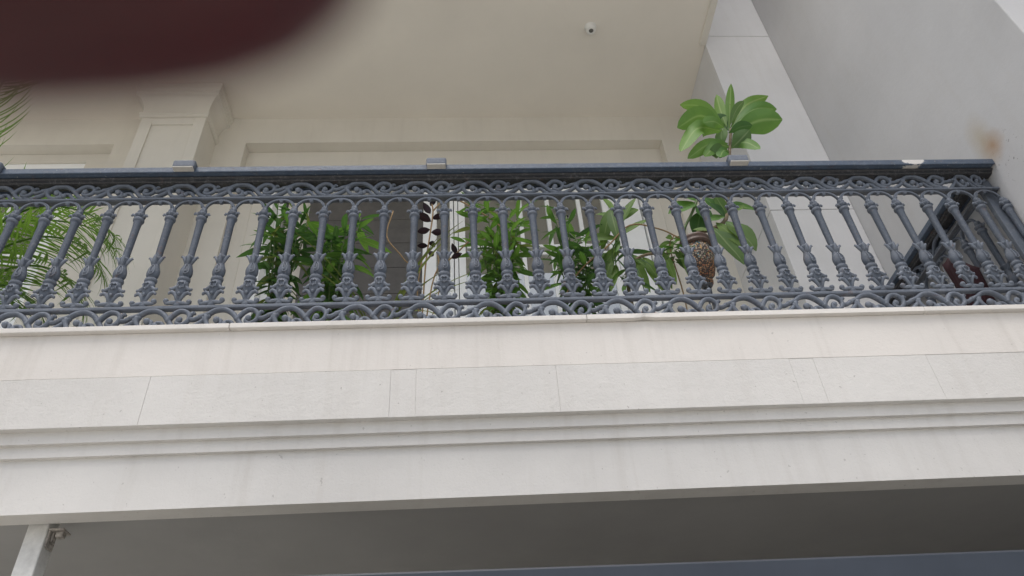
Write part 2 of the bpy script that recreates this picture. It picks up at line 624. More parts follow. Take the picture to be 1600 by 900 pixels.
# ------------------------------------------------------------------ house
XL = -6.6          # left end of what is built
XW = 2.80          # face of the side wall
ZC = 7.383         # balcony ceiling
YB = 4.466         # back wall of the balcony
YR = 4.576         # back of the door recess
YP = 3.69          # front of the corner pier
ZF = 3.492         # balcony floor
house = thing('house', 'cream rendered house front with a deep balcony and stepped stone beam', 'house', (0, 0, 0))

# balcony slab and its stepped front
mb = MB()
mb.prism([(4.60, 3.06), (4.60, 3.468), (2.4965, 3.468), (2.4965, 3.05), (2.522, 3.05), (2.522, 3.003), (2.540, 3.003),
          (2.540, 2.957), (2.557, 2.957), (2.557, 2.752), (2.640, 2.752), (2.640, 2.86), (4.60, 2.86)][::-1], XL, XW - 0.002)
beam = mb.build('balcony_beam', M['fascia'], house)
MB().box(XL, XW - 0.004, 2.4937, 2.4966, 3.2622, 3.4675, 0.001).build('upper_fascia', M['upper'], beam)
# coarse stone panels of the band
js = [XL, -5.8, -4.9, -3.99, -3.06, -2.12, -1.19, -0.28, -0.182, 0.366, 1.314, 1.414, 1.89, XW - 0.004]
rnd = random.Random(3)
for a, b in zip(js[:-1], js[1:]):
    d = rnd.uniform(-0.0008, 0.0008)
    MB().box(a + 0.0006, b - 0.0006, 2.4945 + d, 2.4966, 3.0505, 3.2616, 0.0006).build('stone_panel', M['panel'], beam)
# coping stones along the edge
js = [XL, -5.28, -3.83, -2.38, -0.93, 0.516, 1.966, XW - 0.003]
for i, (a, b) in enumerate(zip(js[:-1], js[1:])):
    d = rnd.uniform(-0.0015, 0.0015)
    mb = MB()
    if i == 5:      # the chipped one
        import bmesh
        bm = bmesh.new()
        xs = [a + 0.001, 0.71, 0.735, 0.757, 0.775, 0.80, b - 0.001]
        zo = [3.469, 3.469, 3.472, 3.4775, 3.474, 3.469, 3.469]
        yo = [2.470, 2.470, 2.472, 2.474, 2.472, 2.470, 2.470]
        rows = []
        for x, z, y in zip(xs, zo, yo):
            rows.append([bm.verts.new(p) for p in ((x, y, z), (x, 2.4705, ZF), (x, 2.75, ZF), (x, 2.75, 3.469))])
        for r0, r1 in zip(rows[:-1], rows[1:]):
            for k in range(4):
                bm.faces.new((r0[k], r1[k], r1[(k + 1) % 4], r0[(k + 1) % 4]))
        bm.faces.new(rows[0]); bm.faces.new(rows[-1][::-1])
        bmesh.ops.recalc_face_normals(bm, faces=bm.faces)
        me = bpy.data.meshes.new('coping_stone')
        bm.to_mesh(me); bm.free()
        me.materials.append(M['coping'])
        o = link('coping_stone', me, beam)
        o['label'] = 'coping stone with a chipped lower edge'
    else:
        mb.box(a + 0.001, b - 0.001, 2.470 + d, 2.75, 3.4685, ZF + d, 0.003).build('coping_stone', M['coping'], beam)
MB().box(XL, XW - 0.003, 2.752, YB, 3.4685, ZF - 0.004).build('balcony_floor', M['coping'], house)
# underside behind the beam
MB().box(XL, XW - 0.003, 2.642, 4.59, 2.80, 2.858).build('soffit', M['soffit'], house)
MB().box(XL, XW - 0.003, 4.60, 4.80, 0.0, 3.45).build('ground_floor_wall', M['cream'], house)

# back wall with two door recesses, built from blocks
RX0, RX1, RZ = -1.892, 1.882, 7.04
LX1 = -3.03
mb = MB()
mb.box(XL, 2.2, YB, 4.80, RZ, ZC + 0.1)
mb.box(LX1, RX0, YB, 4.80, 3.45, RZ)
mb.box(RX1, 2.2, YB, 4.80, 3.45, RZ)
mb.build('back_wall', M['cream'], house)
# lintel boards in the recesses and the cheeks beside the doors
mb = MB()
mb.box(RX0, RX1, YR, 4.78, 6.69, RZ - 0.002)
mb.box(RX0, -1.645, YR, 4.78, 3.47, 6.69)
mb.box(1.645, RX1, YR, 4.78, 3.47, 6.69)
mb.build('recess_panel', M['cream'], house)
mb = MB()
mb.box(XL, LX1, YR, 4.78, 6.93, RZ - 0.002)
mb.box(-3.28, LX1, YR, 4.78, 3.47, 6.93)
mb.build('recess_panel', M['cream'], house)
for x in (-1.762, 1.762):      # shallow moulding on the cheeks
    MB().box(x - 0.006, x + 0.006, YR - 0.006, YR + 0.01, 3.5, 6.68).build('cheek_moulding', M['cream'], house)

# ceiling, its edge trim and the storey above
MB().box(XL, 2.187, 2.535, YB + 0.02, ZC, ZC + 0.35).build('balcony_ceiling', M['ceiling'], house)
MB().box(2.128, 2.189, 2.533, YP - 0.002, ZC - 0.022, ZC + 0.012, 0.006).build('ceiling_trim', M['cream'], house)
MB().box(XL, 2.185, 2.75, 4.80, ZC + 0.35, 11.0).build('upper_wall', M['fascia'], house)

# corner pier with two grooves
gz = [(3.45, 5.310), (5.317, 7.509), (7.518, 11.0)]
mb = MB()
for z0, z1 in gz:
    mb.box(2.189, XW - 0.002, YP, 4.80, z0, z1, 0.004)
for z in (5.3135, 7.5135):
    mb.box(2.197, XW - 0.003, YP + 0.006, 4.79, z - 0.02, z + 0.02)
mb.build('corner_pier', M['pier'], house)

# pilaster
pil = MB()
PX0, PX1, PY = -2.69, -2.155, 4.17
pil.box(PX0, PX1, PY + 0.014, YB + 0.01, 3.47, 7.12)
pil.box(PX0, PX0 + 0.095, PY, PY + 0.016, 3.47, 7.03, 0.003)
pil.box(PX1 - 0.095, PX1, PY, PY + 0.016, 3.47, 7.03, 0.003)
pil.box(PX0 + 0.095, PX1 - 0.095, PY, PY + 0.016, 6.935, 7.03, 0.003)
po = pil.build('pilaster', M['cream'], house)
prof = [(0.0, 7.018), (0.016, 7.018), (0.022, 7.026), (0.016, 7.036), (0.016, 7.046), (0.026, 7.054), (0.026, 7.068), (0.006, 7.076), (0.007, 7.10)]
for k in range(9):       # cavetto
    a = k / 8 * math.pi / 2
    prof.append((0.008 + 0.066 * (1 - math.cos(a)), 7.10 + 0.15 * math.sin(a)))
prof += [(0.082, 7.255), (0.082, 7.292), (0.092, 7.297), (0.092, 7.312), (0.102, 7.318), (0.102, 7.372), (0.098, ZC - 0.001)]
cap = MB()
vs = []
for d, z in prof:
    vs += [(PX0 - d, YB + 0.005, z), (PX0 - d, PY - d, z), (PX1 + d, PY - d, z), (PX1 + d, YB + 0.005, z)]
fs = []
for i in range(len(prof) - 1):
    for k in range(3):
        fs.append((i * 4 + k, i * 4 + k + 1, (i + 1) * 4 + k + 1, (i + 1) * 4 + k))
fs.append((0, 3, 2, 1))
cap.add(vs, fs, False)
cap.build('capital', M['cream'], po)

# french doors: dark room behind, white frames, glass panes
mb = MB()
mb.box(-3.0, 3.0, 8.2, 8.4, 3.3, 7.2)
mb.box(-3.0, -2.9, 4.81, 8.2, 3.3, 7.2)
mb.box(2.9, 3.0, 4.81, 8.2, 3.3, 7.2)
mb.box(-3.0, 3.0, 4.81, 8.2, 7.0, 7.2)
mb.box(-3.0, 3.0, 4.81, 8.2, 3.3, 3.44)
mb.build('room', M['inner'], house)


def glazed(parent, x0, x1, z0, z1, y, vbars=(), hbars=(), stile=0.06, pane=True, top=0.07):
    mb = MB()
    mb.box(x0, x0 + stile, y, y + 0.045, z0, z1, 0.004)
    mb.box(x1 - stile, x1, y, y + 0.045, z0, z1, 0.004)
    mb.box(x0 + stile, x1 - stile, y + 0.001, y + 0.044, z1 - top, z1, 0.004)
    mb.box(x0 + stile, x1 - stile, y + 0.001, y + 0.044, z0, z0 + 0.25, 0.004)
    mb.build('door_frame', M['white'], parent)
    for xb in vbars:
        MB().box(xb - 0.017, xb + 0.017, y + 0.004, y + 0.038, z0 + 0.25, z1 - top, 0.003).build('glazing_bar', M['white'], parent)
    cuts = [x0 + stile] + list(vbars) + [x1 - stile]
    for zb in hbars:
        for a, b in zip(cuts[:-1], cuts[1:]):
            MB().box(a + 0.013, b - 0.013, y + 0.006, y + 0.036, zb - 0.013, zb + 0.013, 0.003).build('glazing_bar', M['white'], parent)
    if pane:
        MB().box(x0 + stile - 0.004, x1 - stile + 0.004, y + 0.018, y + 0.024, z0 + 0.24, z1 - top + 0.01).build('pane', M['glass'], parent)


door = link('french_door', None, house)
mb = MB()
mb.box(-1.645, -1.585, 4.588, 4.72, 3.50, 6.69, 0.003)
mb.box(1.585, 1.645, 4.588, 4.72, 3.50, 6.69, 0.003)
mb.box(-1.585, 1.585, 4.590, 4.718, 6.60, 6.689, 0.003)
mb.build('outer_frame', M['white'], door)
glazed(door, -0.012, 1.30, 3.50, 6.595, 4.615, (0.525, 0.765, 1.04), (5.875, 5.79), 0.055)
glazed(door, -0.085, -0.018, 3.50, 6.595, 4.62, (), (), 0.03, False)
MB().box(1.305, 1.575, 4.612, 4.66, 3.50, 6.595, 0.004).build('door_post', M['white'], door)
MB().box(-0.309, -0.196, 4.60, 4.66, 3.50, 6.598, 0.004).build('door_post', M['white'], door)
MB().box(-0.196, -0.085, 4.625, 4.631, 3.52, 6.595).build('pane', M['glass'], door)
# leaf folded inwards on the left
lf = MB()
lf.box(-1.583, -1.53, 4.70, 5.42, 3.50, 6.595, 0.004)
lf.build('open_leaf', M['white'], door)
MB().box(-1.50, -1.30, 4.74, 4.79, 3.50, 6.59).build('curtain', M['cream'], door)
z = 3.52
while z < 6.5:
    MB().box(-1.295, -0.312, 4.668, 4.70, z + 0.0015, min(z + 0.2715, 6.59), 0.004).build('board', M['boards'], door)
    z += 0.273
MB().box(-1.30, -0.31, 4.70, 4.715, 3.5, 6.59).build('backing', M['boards'], door)

ldoor = link('french_door', None, house)
mb = MB()
mb.box(XL, -3.285, 4.592, 4.72, 6.84, 6.929, 0.003)
mb.box(-3.345, -3.285, 4.594, 4.72, 3.50, 6.84, 0.003)
mb.build('outer_frame', M['white'], ldoor)
glazed(ldoor, -4.2, -3.35, 3.50, 6.835, 4.62, (-3.775,), (5.875, 5.79))
glazed(ldoor, -5.06, -4.21, 3.50, 6.835, 4.62, (-4.63,), (5.875, 5.79))
glazed(ldoor, -5.92, -5.07, 3.50, 6.835, 4.62, (-5.5,), (5.875, 5.79))
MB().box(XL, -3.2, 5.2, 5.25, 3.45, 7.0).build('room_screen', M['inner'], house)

# ------------------------------------------------------------------ side wall
o = MB().box(XW, XW + 0.27, 1.975, 4.82, 0.0, 11.0, 0.006).build('side_wall', M['sidewall'])
tag(o, 'tall plain grey side wall on the right with a rust stain by the handrail', 'wall')

# ------------------------------------------------------------------ ceiling spotlight
sp = thing('ceiling_spotlight', 'small round white spotlight set in the balcony ceiling', 'spotlight', (1.147, 3.524, ZC))
mb = MB().lathe([(0.036, -0.052), (0.041, -0.050), (0.042, -0.002), (0.052, -0.001), (0.052, 0.004), (0.03, 0.004)], 20)
mb.build('housing', M['lampwhite'], sp)
MB().lathe([(0.012, -0.0545), (0.018, -0.0545), (0.020, -0.0525), (0.014, -0.0515)], 18).build('lens', M['lampdark'], sp)

# ------------------------------------------------------------------ iron railings
PITCH = 0.1426
YI = 2.60


def spiral(cx, cz, r0, r1, a0, a1, n=14):
    return [(cx + (r0 + (r1 - r0) * i / n) * math.cos(a0 + (a1 - a0) * i / n), 0, cz + (r0 + (r1 - r0) * i / n) * math.sin(a0 + (a1 - a0) * i / n)) for i in range(n + 1)]


def flat_shape(mb, pts, y0, y1):
    """closed outline in X-Z thickened along Y, with a rounded-over front"""
    n = len(pts)
    cx = sum(p[0] for p in pts) / n
    cz = sum(p[1] for p in pts) / n
    ins = lambda k: [(cx + (x - cx) * k, cz + (z - cz) * k) for x, z in pts]
    a = ins(0.86)
    vs = [(x, y0, z) for x, z in a] + [(x, y0 + 0.25 * (y1 - y0), z) for x, z in pts] + [(x, y1, z) for x, z in pts]
    fs = []
    for l in (0, 1):
        for i in range(n):
            fs.append((l * n + i, l * n + (i + 1) % n, (l + 1) * n + (i + 1) % n, (l + 1) * n + i))
    fs.append(tuple(range(n - 1, -1, -1)))
    fs.append(tuple(range(2 * n, 3 * n)))
    mb.add(vs, fs)


def baluster_meshes():
    """local frame: X along the rail, -Y the front, Z real height above the slab (0 = 3.683)"""
    Z0 = 3.683
    out = {}
    # shaft: slightly tapered, with shallow flutes
    mb = MB()
    n, prof = 20, []
    vs, fs = [], []
    zs = [3.955, 4.00, 4.06, 4.12, 4.17, 4.19, 4.204]
    rs = [0.0150, 0.0156, 0.0163, 0.0169, 0.0175, 0.0190, 0.0190]
    for z, r in zip(zs, rs):
        for k in range(n):
            a = 2 * math.pi * k / n
            rr = r * (1.0 if k % 2 == 0 or z > 4.165 or z < 3.99 else 0.90)
            vs.append((rr * math.cos(a), rr * math.sin(a), z - Z0))
    for i in range(len(zs) - 1):
        for k in range(n):
            fs.append((i * n + k, i * n + (k + 1) % n, (i + 1) * n + (k + 1) % n, (i + 1) * n + k))
    mb.add(vs, fs)
    out['shaft'] = mb
    # capital: ring, neck, flared abacus with curled tips, fork up to the arches
    mb = MB()
    q = lambda p: [(r, z - Z0) for r, z in p]
    mb.lathe(q([(0.019, 4.200), (0.0245, 4.204), (0.0255, 4.210), (0.0245, 4.216), (0.019, 4.219), (0.0185, 4.226), (0.022, 4.232), (0.026, 4.238),
                (0.0255, 4.243), (0.017, 4.247), (0.0165, 4.262), (0.014, 4.275)]), 14)
    for s in (-1, 1):
        mb.tube([(s * 0.012, -0.006, 4.226 - Z0), (s * 0.022, -0.008, 4.236 - Z0), (s * 0.031, -0.008, 4.241 - Z0), (s * 0.034, -0.008, 4.234 - Z0), (s * 0.031, -0.008, 4.229 - Z0)],
                [0.006, 0.007, 0.006, 0.005, 0.003], 6)
        mb.tube([(s * 0.002, -0.01, 4.245 - Z0), (s * 0.009, -0.014, 4.256 - Z0), (s * 0.004, -0.016, 4.268 - Z0)], [0.004, 0.005, 0.002], 6)
    mb.ball((0, -0.017, 4.236 - Z0), 0.008)
    out['capital'] = mb
    # vase: leaf crown over a bulb with a raised drop, on a ring
    mb = MB()
    mb.lathe(q([(0.020, 3.822), (0.0265, 3.826), (0.028, 3.833), (0.0265, 3.840), (0.020, 3.843), (0.0225, 3.850), (0.0270, 3.862), (0.0285, 3.876), (0.0268, 3.892),
                (0.0205, 3.912), (0.0155, 3.930), (0.0150, 3.945), (0.0195, 3.958), (0.0225, 3.966), (0.018, 3.968)]), 16, 0.85)
    for s in (-1, 1):
        mb.tube([(s * 0.012, -0.004, 3.925 - Z0), (s * 0.018, -0.005, 3.945 - Z0), (s * 0.026, -0.006, 3.960 - Z0), (s * 0.034, -0.006, 3.967 - Z0), (s * 0.037, -0.006, 3.961 - Z0)],
                [0.006, 0.008, 0.0075, 0.005, 0.0025], 6)
    mb.tube([(0, -0.0105, 3.915 - Z0), (0, -0.017, 3.938 - Z0), (0, -0.023, 3.958 - Z0), (0, -0.027, 3.966 - Z0)], [0.007, 0.009, 0.007, 0.003], 6)
    drop = []
    for i in range(17):
        a = -math.pi / 2 + 2 * math.pi * i / 16
        w = 0.0155 * math.cos(a) * (1.0 if a < 0.3 else max(0.25, 1 - (a - 0.3) * 0.35))
        zz = 3.872 + (0.018 * math.sin(a) if math.sin(a) < 0 else 0.042 * math.sin(a))
        depth = -0.85 * math.sqrt(max(1e-6, (0.030 if zz < 3.885 else 0.030 - (zz - 3.885) * 0.36) ** 2 - w * w)) - 0.0015
        drop.append((w, depth, zz - Z0))
    mb.tube(drop, 0.0027, 6, caps=False)
    mb.ball((0, -0.0255, 3.868 - Z0), 0.0062)
    out['vase'] = mb
    # foot: knot, two tiers of curling leaves, stem, scroll feet
    mb = MB()
    mb.lathe(q([(0.013, 3.683), (0.017, 3.690), (0.0125, 3.705), (0.011, 3.722), (0.014, 3.742), (0.020, 3.756), (0.0245, 3.772), (0.0255, 3.792), (0.0265, 3.806), (0.022, 3.823)]), 12, 0.85)
    kn = [(-0.016, 3.796), (-0.008, 3.806), (0.0, 3.801), (0.008, 3.806), (0.016, 3.796), (0.010, 3.787), (0.014, 3.777), (0.004, 3.778), (0, 3.770), (-0.004, 3.778), (-0.014, 3.777), (-0.010, 3.787)]
    mb.tube([(x, -0.0235 - (0.001 if i % 2 else 0.0), z - Z0) for i, (x, z) in enumerate(kn + kn[:1])], 0.0032, 6, caps=False)
    for s in (-1, 1):
        # upper tier
        mb.tube([(s * 0.014, -0.004, 3.796 - Z0), (s * 0.024, -0.006, 3.782 - Z0), (s * 0.034, -0.007, 3.775 - Z0), (s * 0.043, -0.007, 3.776 - Z0), (s * 0.045, -0.007, 3.782 - Z0)],
                [0.009, 0.0105, 0.009, 0.007, 0.004], 6)
        # lower tier, a broad C curling over
        mb.tube([(s * 0.006, -0.004, 3.712 - Z0), (s * 0.0125, -0.006, 3.735 - Z0), (s * 0.022, -0.008, 3.752 - Z0), (s * 0.034, -0.008, 3.758 - Z0), (s * 0.043, -0.008, 3.752 - Z0), (s * 0.044, -0.008, 3.745 - Z0)],
                [0.006, 0.008, 0.0095, 0.009, 0.007, 0.0045], 6)
        # scroll foot
        mb.tube([(s * 0.006, -0.002, 3.708 - Z0), (s * 0.014, -0.005, 3.701 - Z0), (s * 0.026, -0.007, 3.699 - Z0), (s * 0.040, -0.007, 3.696 - Z0), (s * 0.050, -0.007, 3.700 - Z0)],
                [0.009, 0.0105, 0.0095, 0.008, 0.007], 6)
        mb.ball((s * 0.047, -0.007, 3.708 - Z0), 0.0118, 10, 6, (1, 1.1, 1))
    mb.ball((0, -0.019, 3.745 - Z0), 0.0075)
    out['foot'] = mb
    return out


BAL = {k: v.mesh(k, M['iron']) for k, v in baluster_meshes().items()}


def arch_mesh():
    """one arch between two balusters, local X 0..PITCH, Z 0 = 4.262"""
    mb = MB()
    r = PITCH / 2 - 0.004
    pts = []
    for i in range(17):
        a = math.pi - math.pi * i / 16
        pts.append((PITCH / 2 + r * math.cos(a), 0, 0.073 * math.sin(a) ** 0.75 if 0 < i < 16 else 0.0))
    pts = [(0.003, 0, -0.022)] + pts + [(PITCH - 0.003, 0, -0.022)]
    mb.tube(pts, 0.0064, 8, 1.4)
    inner = [(PITCH / 2 + (p[0] - PITCH / 2) * 0.90, -0.008, p[2] * 0.92) for p in pts[2:-2]]
    mb.tube(inner, 0.003, 6)
    mb.box(PITCH / 2 - 0.010, PITCH / 2 + 0.010, -0.010, 0.010, 0.058, 0.067, 0.003)
    mb.box(PITCH / 2 - 0.007, PITCH / 2 + 0.007, -0.008, 0.008, 0.053, 0.059, 0.002)
    return mb.mesh('arch', M['iron'])


ARCH = arch_mesh()


def scroll_mesh(h, r=0.0112):
    """one repeat of the scrolling frieze: local X 0..2*PITCH, Z 0..h"""
    W = 2 * PITCH
    mb = MB()

    def S(pts, rad, y=0.0, n=4):
        p3 = spline([(u * W, y, v * h) for u, v in pts], n)
        if hasattr(rad, '__len__'):
            rr = [rad[0] + (rad[1] - rad[0]) * i / (len(p3) - 1) for i in range(len(p3))]
        else:
            rr = rad
        mb.tube(p3, rr, 7, 1.25)

    # tall wave, then falling to the lower rail
    S([(-0.10, 0.62), (0.02, 0.74), (0.12, 0.93), (0.26, 0.97), (0.38, 0.78), (0.47, 0.48), (0.55, 0.18), (0.66, 0.03)], [r, r * 1.1])
    # under-wave coming up from the left
    S([(-0.22, 0.03), (-0.10, 0.26), (0.0, 0.52), (0.05, 0.70)], [r * 1.1, r * 0.8])
    # C curl under the wave with a ball
    S([(0.01, 0.66), (0.02, 0.40), (0.08, 0.14), (0.17, 0.06), (0.24, 0.18), (0.235, 0.40), (0.18, 0.46)], [r, r * 0.85], -0.003)
    mb.ball((0.175 * W, -0.006, 0.44 * h), 0.0155, 8, 5)
    # small bud
    S([(0.24, 0.10), (0.30, 0.34), (0.38, 0.36), (0.44, 0.14), (0.50, 0.02)], [r * 0.85, r * 0.8])
    mb.ball((0.30 * W, -0.005, 0.24 * h), 0.0115, 8, 5)
    # ring curl
    S([(0.46, 0.40), (0.515, 0.68), (0.60, 0.90), (0.70, 0.88), (0.765, 0.66), (0.745, 0.40), (0.67, 0.26), (0.60, 0.34), (0.605, 0.50)], [r * 1.05, r * 0.75], -0.003)
    mb.ball((0.63 * W, -0.005, 0.50 * h), 0.014, 8, 5)
    # leaf flick beside the ring
    S([(0.76, 0.62), (0.80, 0.84), (0.835, 0.78)], [r * 0.9, r * 0.5])
    S([(0.765, 0.52), (0.84, 0.52), (0.92, 0.64)], [r * 0.9, r * 0.9])
    # fills at the foot
    S([(0.60, 0.02), (0.68, 0.10), (0.78, 0.03)], r * 0.8)
    # tie
    mb.box(-0.012, 0.012, -0.013, 0.013, 0.44 * h, 0.60 * h, 0.004)
    return mb.mesh('scroll', M['iron'])


FR = scroll_mesh(0.094, 0.0100)
FRB = scroll_mesh(0.110)


rl0 = random.Random(9)


def make_railing(root, L, n0, x_first, end_plate=False):
    """builds along local X from 0 to L; local Y 0 = centre line; balusters at x_first + k*PITCH"""
    H = MB()
    hp = []
    # handrail outline (y, z)
    hp = [(-0.030, 4.476), (-0.056, 4.476), (-0.060, 4.470), (-0.068, 4.468), (-0.070, 4.472), (-0.070, 4.502), (-0.064, 4.508), (0.064, 4.508), (0.070, 4.502),
          (0.070, 4.472), (0.068, 4.468), (0.060, 4.470), (0.056, 4.476), (0.030, 4.476)]
    H.prism(hp[::-1], 0, L)
    H.build('handrail', M['rail'], root)
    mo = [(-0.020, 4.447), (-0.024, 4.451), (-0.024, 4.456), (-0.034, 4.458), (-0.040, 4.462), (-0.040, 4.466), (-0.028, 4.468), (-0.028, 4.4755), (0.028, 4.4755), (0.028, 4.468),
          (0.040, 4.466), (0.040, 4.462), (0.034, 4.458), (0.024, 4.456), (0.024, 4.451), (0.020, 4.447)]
    MB().prism(mo[::-1], 0, L).build('moulding', M['dark_and_shade_iron'], root)  # shade under the handrail is put into this dark colour
    MB().box(0, L, -0.010, 0.006, 4.344, 4.356, 0.003).build('upper_rail', M['iron'], root)
    MB().box(0, L, 0.0065, 0.032, 4.346, 4.355).build('rail_backing', M['dark_and_shade_iron'], root)  # back of the rail; dark colour carries rusty grime and underside shade
    mb = MB().box(0, L, -0.014, 0.014, 3.666, 3.683, 0.004)
    mb.build('lower_rail', M['iron'], root)
    MB().box(0, L, -0.014, 0.014, 3.538, 3.557, 0.004).build('bottom_rail', M['iron'], root)
    x = 0.25
    while x < L:
        MB().box(x - 0.015, x + 0.015, -0.015, 0.015, ZF - 0.003, 3.539).build('rail_foot', M['iron'], root)
        x += 1.1
    k = 0
    x = x_first
    xs = []
    while x < L - 0.012:
        if x > 0.02:
            xs.append(x)
        x += PITCH
    for x in xs:
        b = link('baluster', BAL['shaft'], root, (x + rl0.uniform(-0.0012, 0.0012), rl0.uniform(-0.001, 0.001), 3.683))
        b.rotation_euler = (rl0.uniform(-0.006, 0.006), rl0.uniform(-0.005, 0.005), rl0.uniform(-0.12, 0.12))
        link('capital', BAL['capital'], b)
        link('vase', BAL['vase'], b)
        link('foot', BAL['foot'], b)
    for x in xs[:-1]:
        link('arch', ARCH, root, (x, 0, 4.262))
    x = xs[0] - PITCH * 0.35
    while x < L - 2 * PITCH * 0.95:
        if x > 0.06:
            link('scroll', FR, root, (x, 0, 4.3555))
            link('lower_scroll', FRB, root, (x + 0.04, 0, 3.5565))
        x += 2 * PITCH
    # the last repeat is squeezed to fit the end
    rest = L - 0.03 - x
    if rest > 0.06:
        for nm, me_, xx, zz in (('scroll', FR, x, 4.3555), ('lower_scroll', FRB, x + 0.03, 3.5565)):
            o_ = link(nm, me_, root, (xx, 0, zz))
            o_.scale = (max(0.3, rest / (2 * PITCH * 1.02)), 1, 1)
    return xs


RL = -4.9
rail = thing('iron_railing', 'blue-grey cast iron balcony railing with arches and scrolls along the front', 'railing', (RL, YI, 0))
first = (-1.645 - RL) % PITCH
make_railing(rail, XW - 0.003 - RL, 0, first)
MB().box(XW - RL - 0.075, XW - RL - 0.004, 0.022, 0.05, ZF, 4.44, 0.004).build('end_plate', M['iron'], rail)

ret = thing('iron_railing', 'short dark return of the railing running back along the side wall', 'railing', (2.733, YI + 0.0725, 0), rz=R(90))
make_railing(ret, YP - 0.003 - (YI + 0.0725), 0, 0.10)

# clamps over the handrail
for x, w, lab in ((-2.235, 0.10, 'blue-grey clamp on the handrail at the far left above the palm'),
                  (-1.331, 0.105, 'blue-grey clamp on the handrail in front of the pilaster'),
                  (-0.110, 0.100, 'blue-grey clamp at the middle of the handrail'),
                  (1.425, 0.103, 'blue-grey clamp on the handrail below the broad-leaved plant')):
    c = thing('rail_clamp', lab, 'clamp', (x, YI, 4.508), 'clamps over the handrail')
    mb = MB().box(-w / 2, w / 2, -0.102, -0.071, -0.036, 0.014, 0.009)
    mb.box(-w / 2 + 0.001, w / 2 - 0.001, -0.096, 0.085, 0.0015, 0.016, 0.006)
    mb.box(-w / 2 + 0.002, w / 2 - 0.002, 0.071, 0.088, -0.036, 0.012, 0.006)
    mb.build('cover', M['iron'], c)
    mb = MB().box(-w / 2 + 0.004, w / 2 - 0.004, -0.1035, -0.0715, -0.0415, -0.033, 0.003)
    mb.build('underplate', M['clampunder'], c)  # pale plate along the lower front of the clamp

# ------------------------------------------------------------------ plants
rl = random.Random(21)


def leaf_mesh(name, mat, L, W, bend=0.4, fold=0.25, segs=6, shape=0.42, wave=0.0, across=3, tip=0.8):
    return MB().leaf(Matrix.Identity(4), L, W, bend, fold, segs, shape, wave, across, tip).mesh(name, mat)


def pot(root, r=0.14, h=0.28, mat='terracotta', z=0.0):
    p = MB().lathe([(r * 0.66, z), (r * 0.70, z + 0.005), (r * 0.93, z + h * 0.82), (r * 1.05, z + h * 0.83), (r * 1.06, z + h), (r * 0.93, z + h), (r * 0.90, z + h * 0.9), (0.01, z + h * 0.9)], 24)
    p.build('pot', M[mat], root)
    MB().lathe([(r * 0.9, z + h * 0.89), (r * 0.88, z + h * 0.925), (0.01, z + h * 0.93)], 18).build('soil', M['soil'], root)
    return z + h * 0.92


def put_leaf(root, me, p, d, up=Vector((0, 0, 1)), s=1.0, roll=0.0, name='leaf'):
    m = basis(Vector(p), d, up, roll) @ Matrix.Diagonal((s, s, s, 1))
    return link(name, me, root, mat4=m)


def shrub(loc, label, top, spread, nst, meshes, stemmat='greenstem', per=16, droop=0.5, start=0.35, lean=(0, 0), upness=0.5, cat='plant', low=None):
    """potted leafy shrub: stems fan out of a pot, whorls of leaves along each"""
    root = thing('potted_shrub', label, cat, loc, 'potted plants on the balcony')
    zs = pot(root, 0.14, 0.27)
    for i in range(nst):
        a = 2 * math.pi * i / nst + rl.uniform(-0.4, 0.4)
        sp_ = spread * (0.25 + 0.75 * math.sqrt(rl.random()))
        h = (top - loc[2]) * rl.uniform(0.72, 1.0)
        ex, ey = math.cos(a) * sp_ + lean[0], math.sin(a) * sp_ * 0.55 + lean[1]
        pts = spline([(math.cos(a) * 0.03, math.sin(a) * 0.03, zs - 0.01), (ex * 0.35, ey * 0.35, zs + (h - zs) * 0.35), (ex * 0.75, ey * 0.75, zs + (h - zs) * 0.72), (ex, ey, h)], 6)
        MB().tube(pts, [0.006 - 0.004 * k / (len(pts) - 1) for k in range(len(pts))], 6).build('stem', M[stemmat], root)
        n = per
        for k in range(n):
            t = start + (1 - start) * (k + rl.random() * 0.6) / n
            f = t * (len(pts) - 1)
            j = min(int(f), len(pts) - 2)
            p = pts[j].lerp(pts[j + 1], f - j)
            ax = (pts[j + 1] - pts[j]).normalized()
            ph = k * 2.4 + i
            side = Vector((math.cos(ph), math.sin(ph), 0))
            d = side * (1 - upness * t * 0.6) + ax * (upness * t) + Vector((0, 0, -droop * (1 - t) - rl.uniform(0, 0.25)))
            put_leaf(root, rl.choice(meshes), p, d, s=rl.uniform(0.55, 1.15), roll=rl.uniform(-0.7, 0.7))
    return root


lan_dark = [leaf_mesh('leaf', M['leaf_dark'], 0.165, 0.030, b, 0.25, 6, 0.45) for b in (0.4, 0.9)]
lan_mid = [leaf_mesh('leaf', M['leaf_mid'], 0.15, 0.031, b, 0.25, 6, 0.45) for b in (0.3, 0.8)]
lan_bright = [leaf_mesh('leaf', M['leaf_bright'], 0.135, 0.030, b, 0.25, 6, 0.45) for b in (0.2, 0.7)]
big_bright = [leaf_mesh('leaf', M['leaf_bright'], 0.20, 0.042, b, 0.3, 6, 0.45) for b in (0.3, 0.9)]
yellow = leaf_mesh('leaf', M['leaf_strap'], 0.13, 0.024, 0.8, 0.25, 6, 0.45)
olive = [leaf_mesh('leaf', M['leaf_olive'], 0.25, 0.060, b, 0.22, 7, 0.45, 0.05) for b in (0.4, 1.0)]

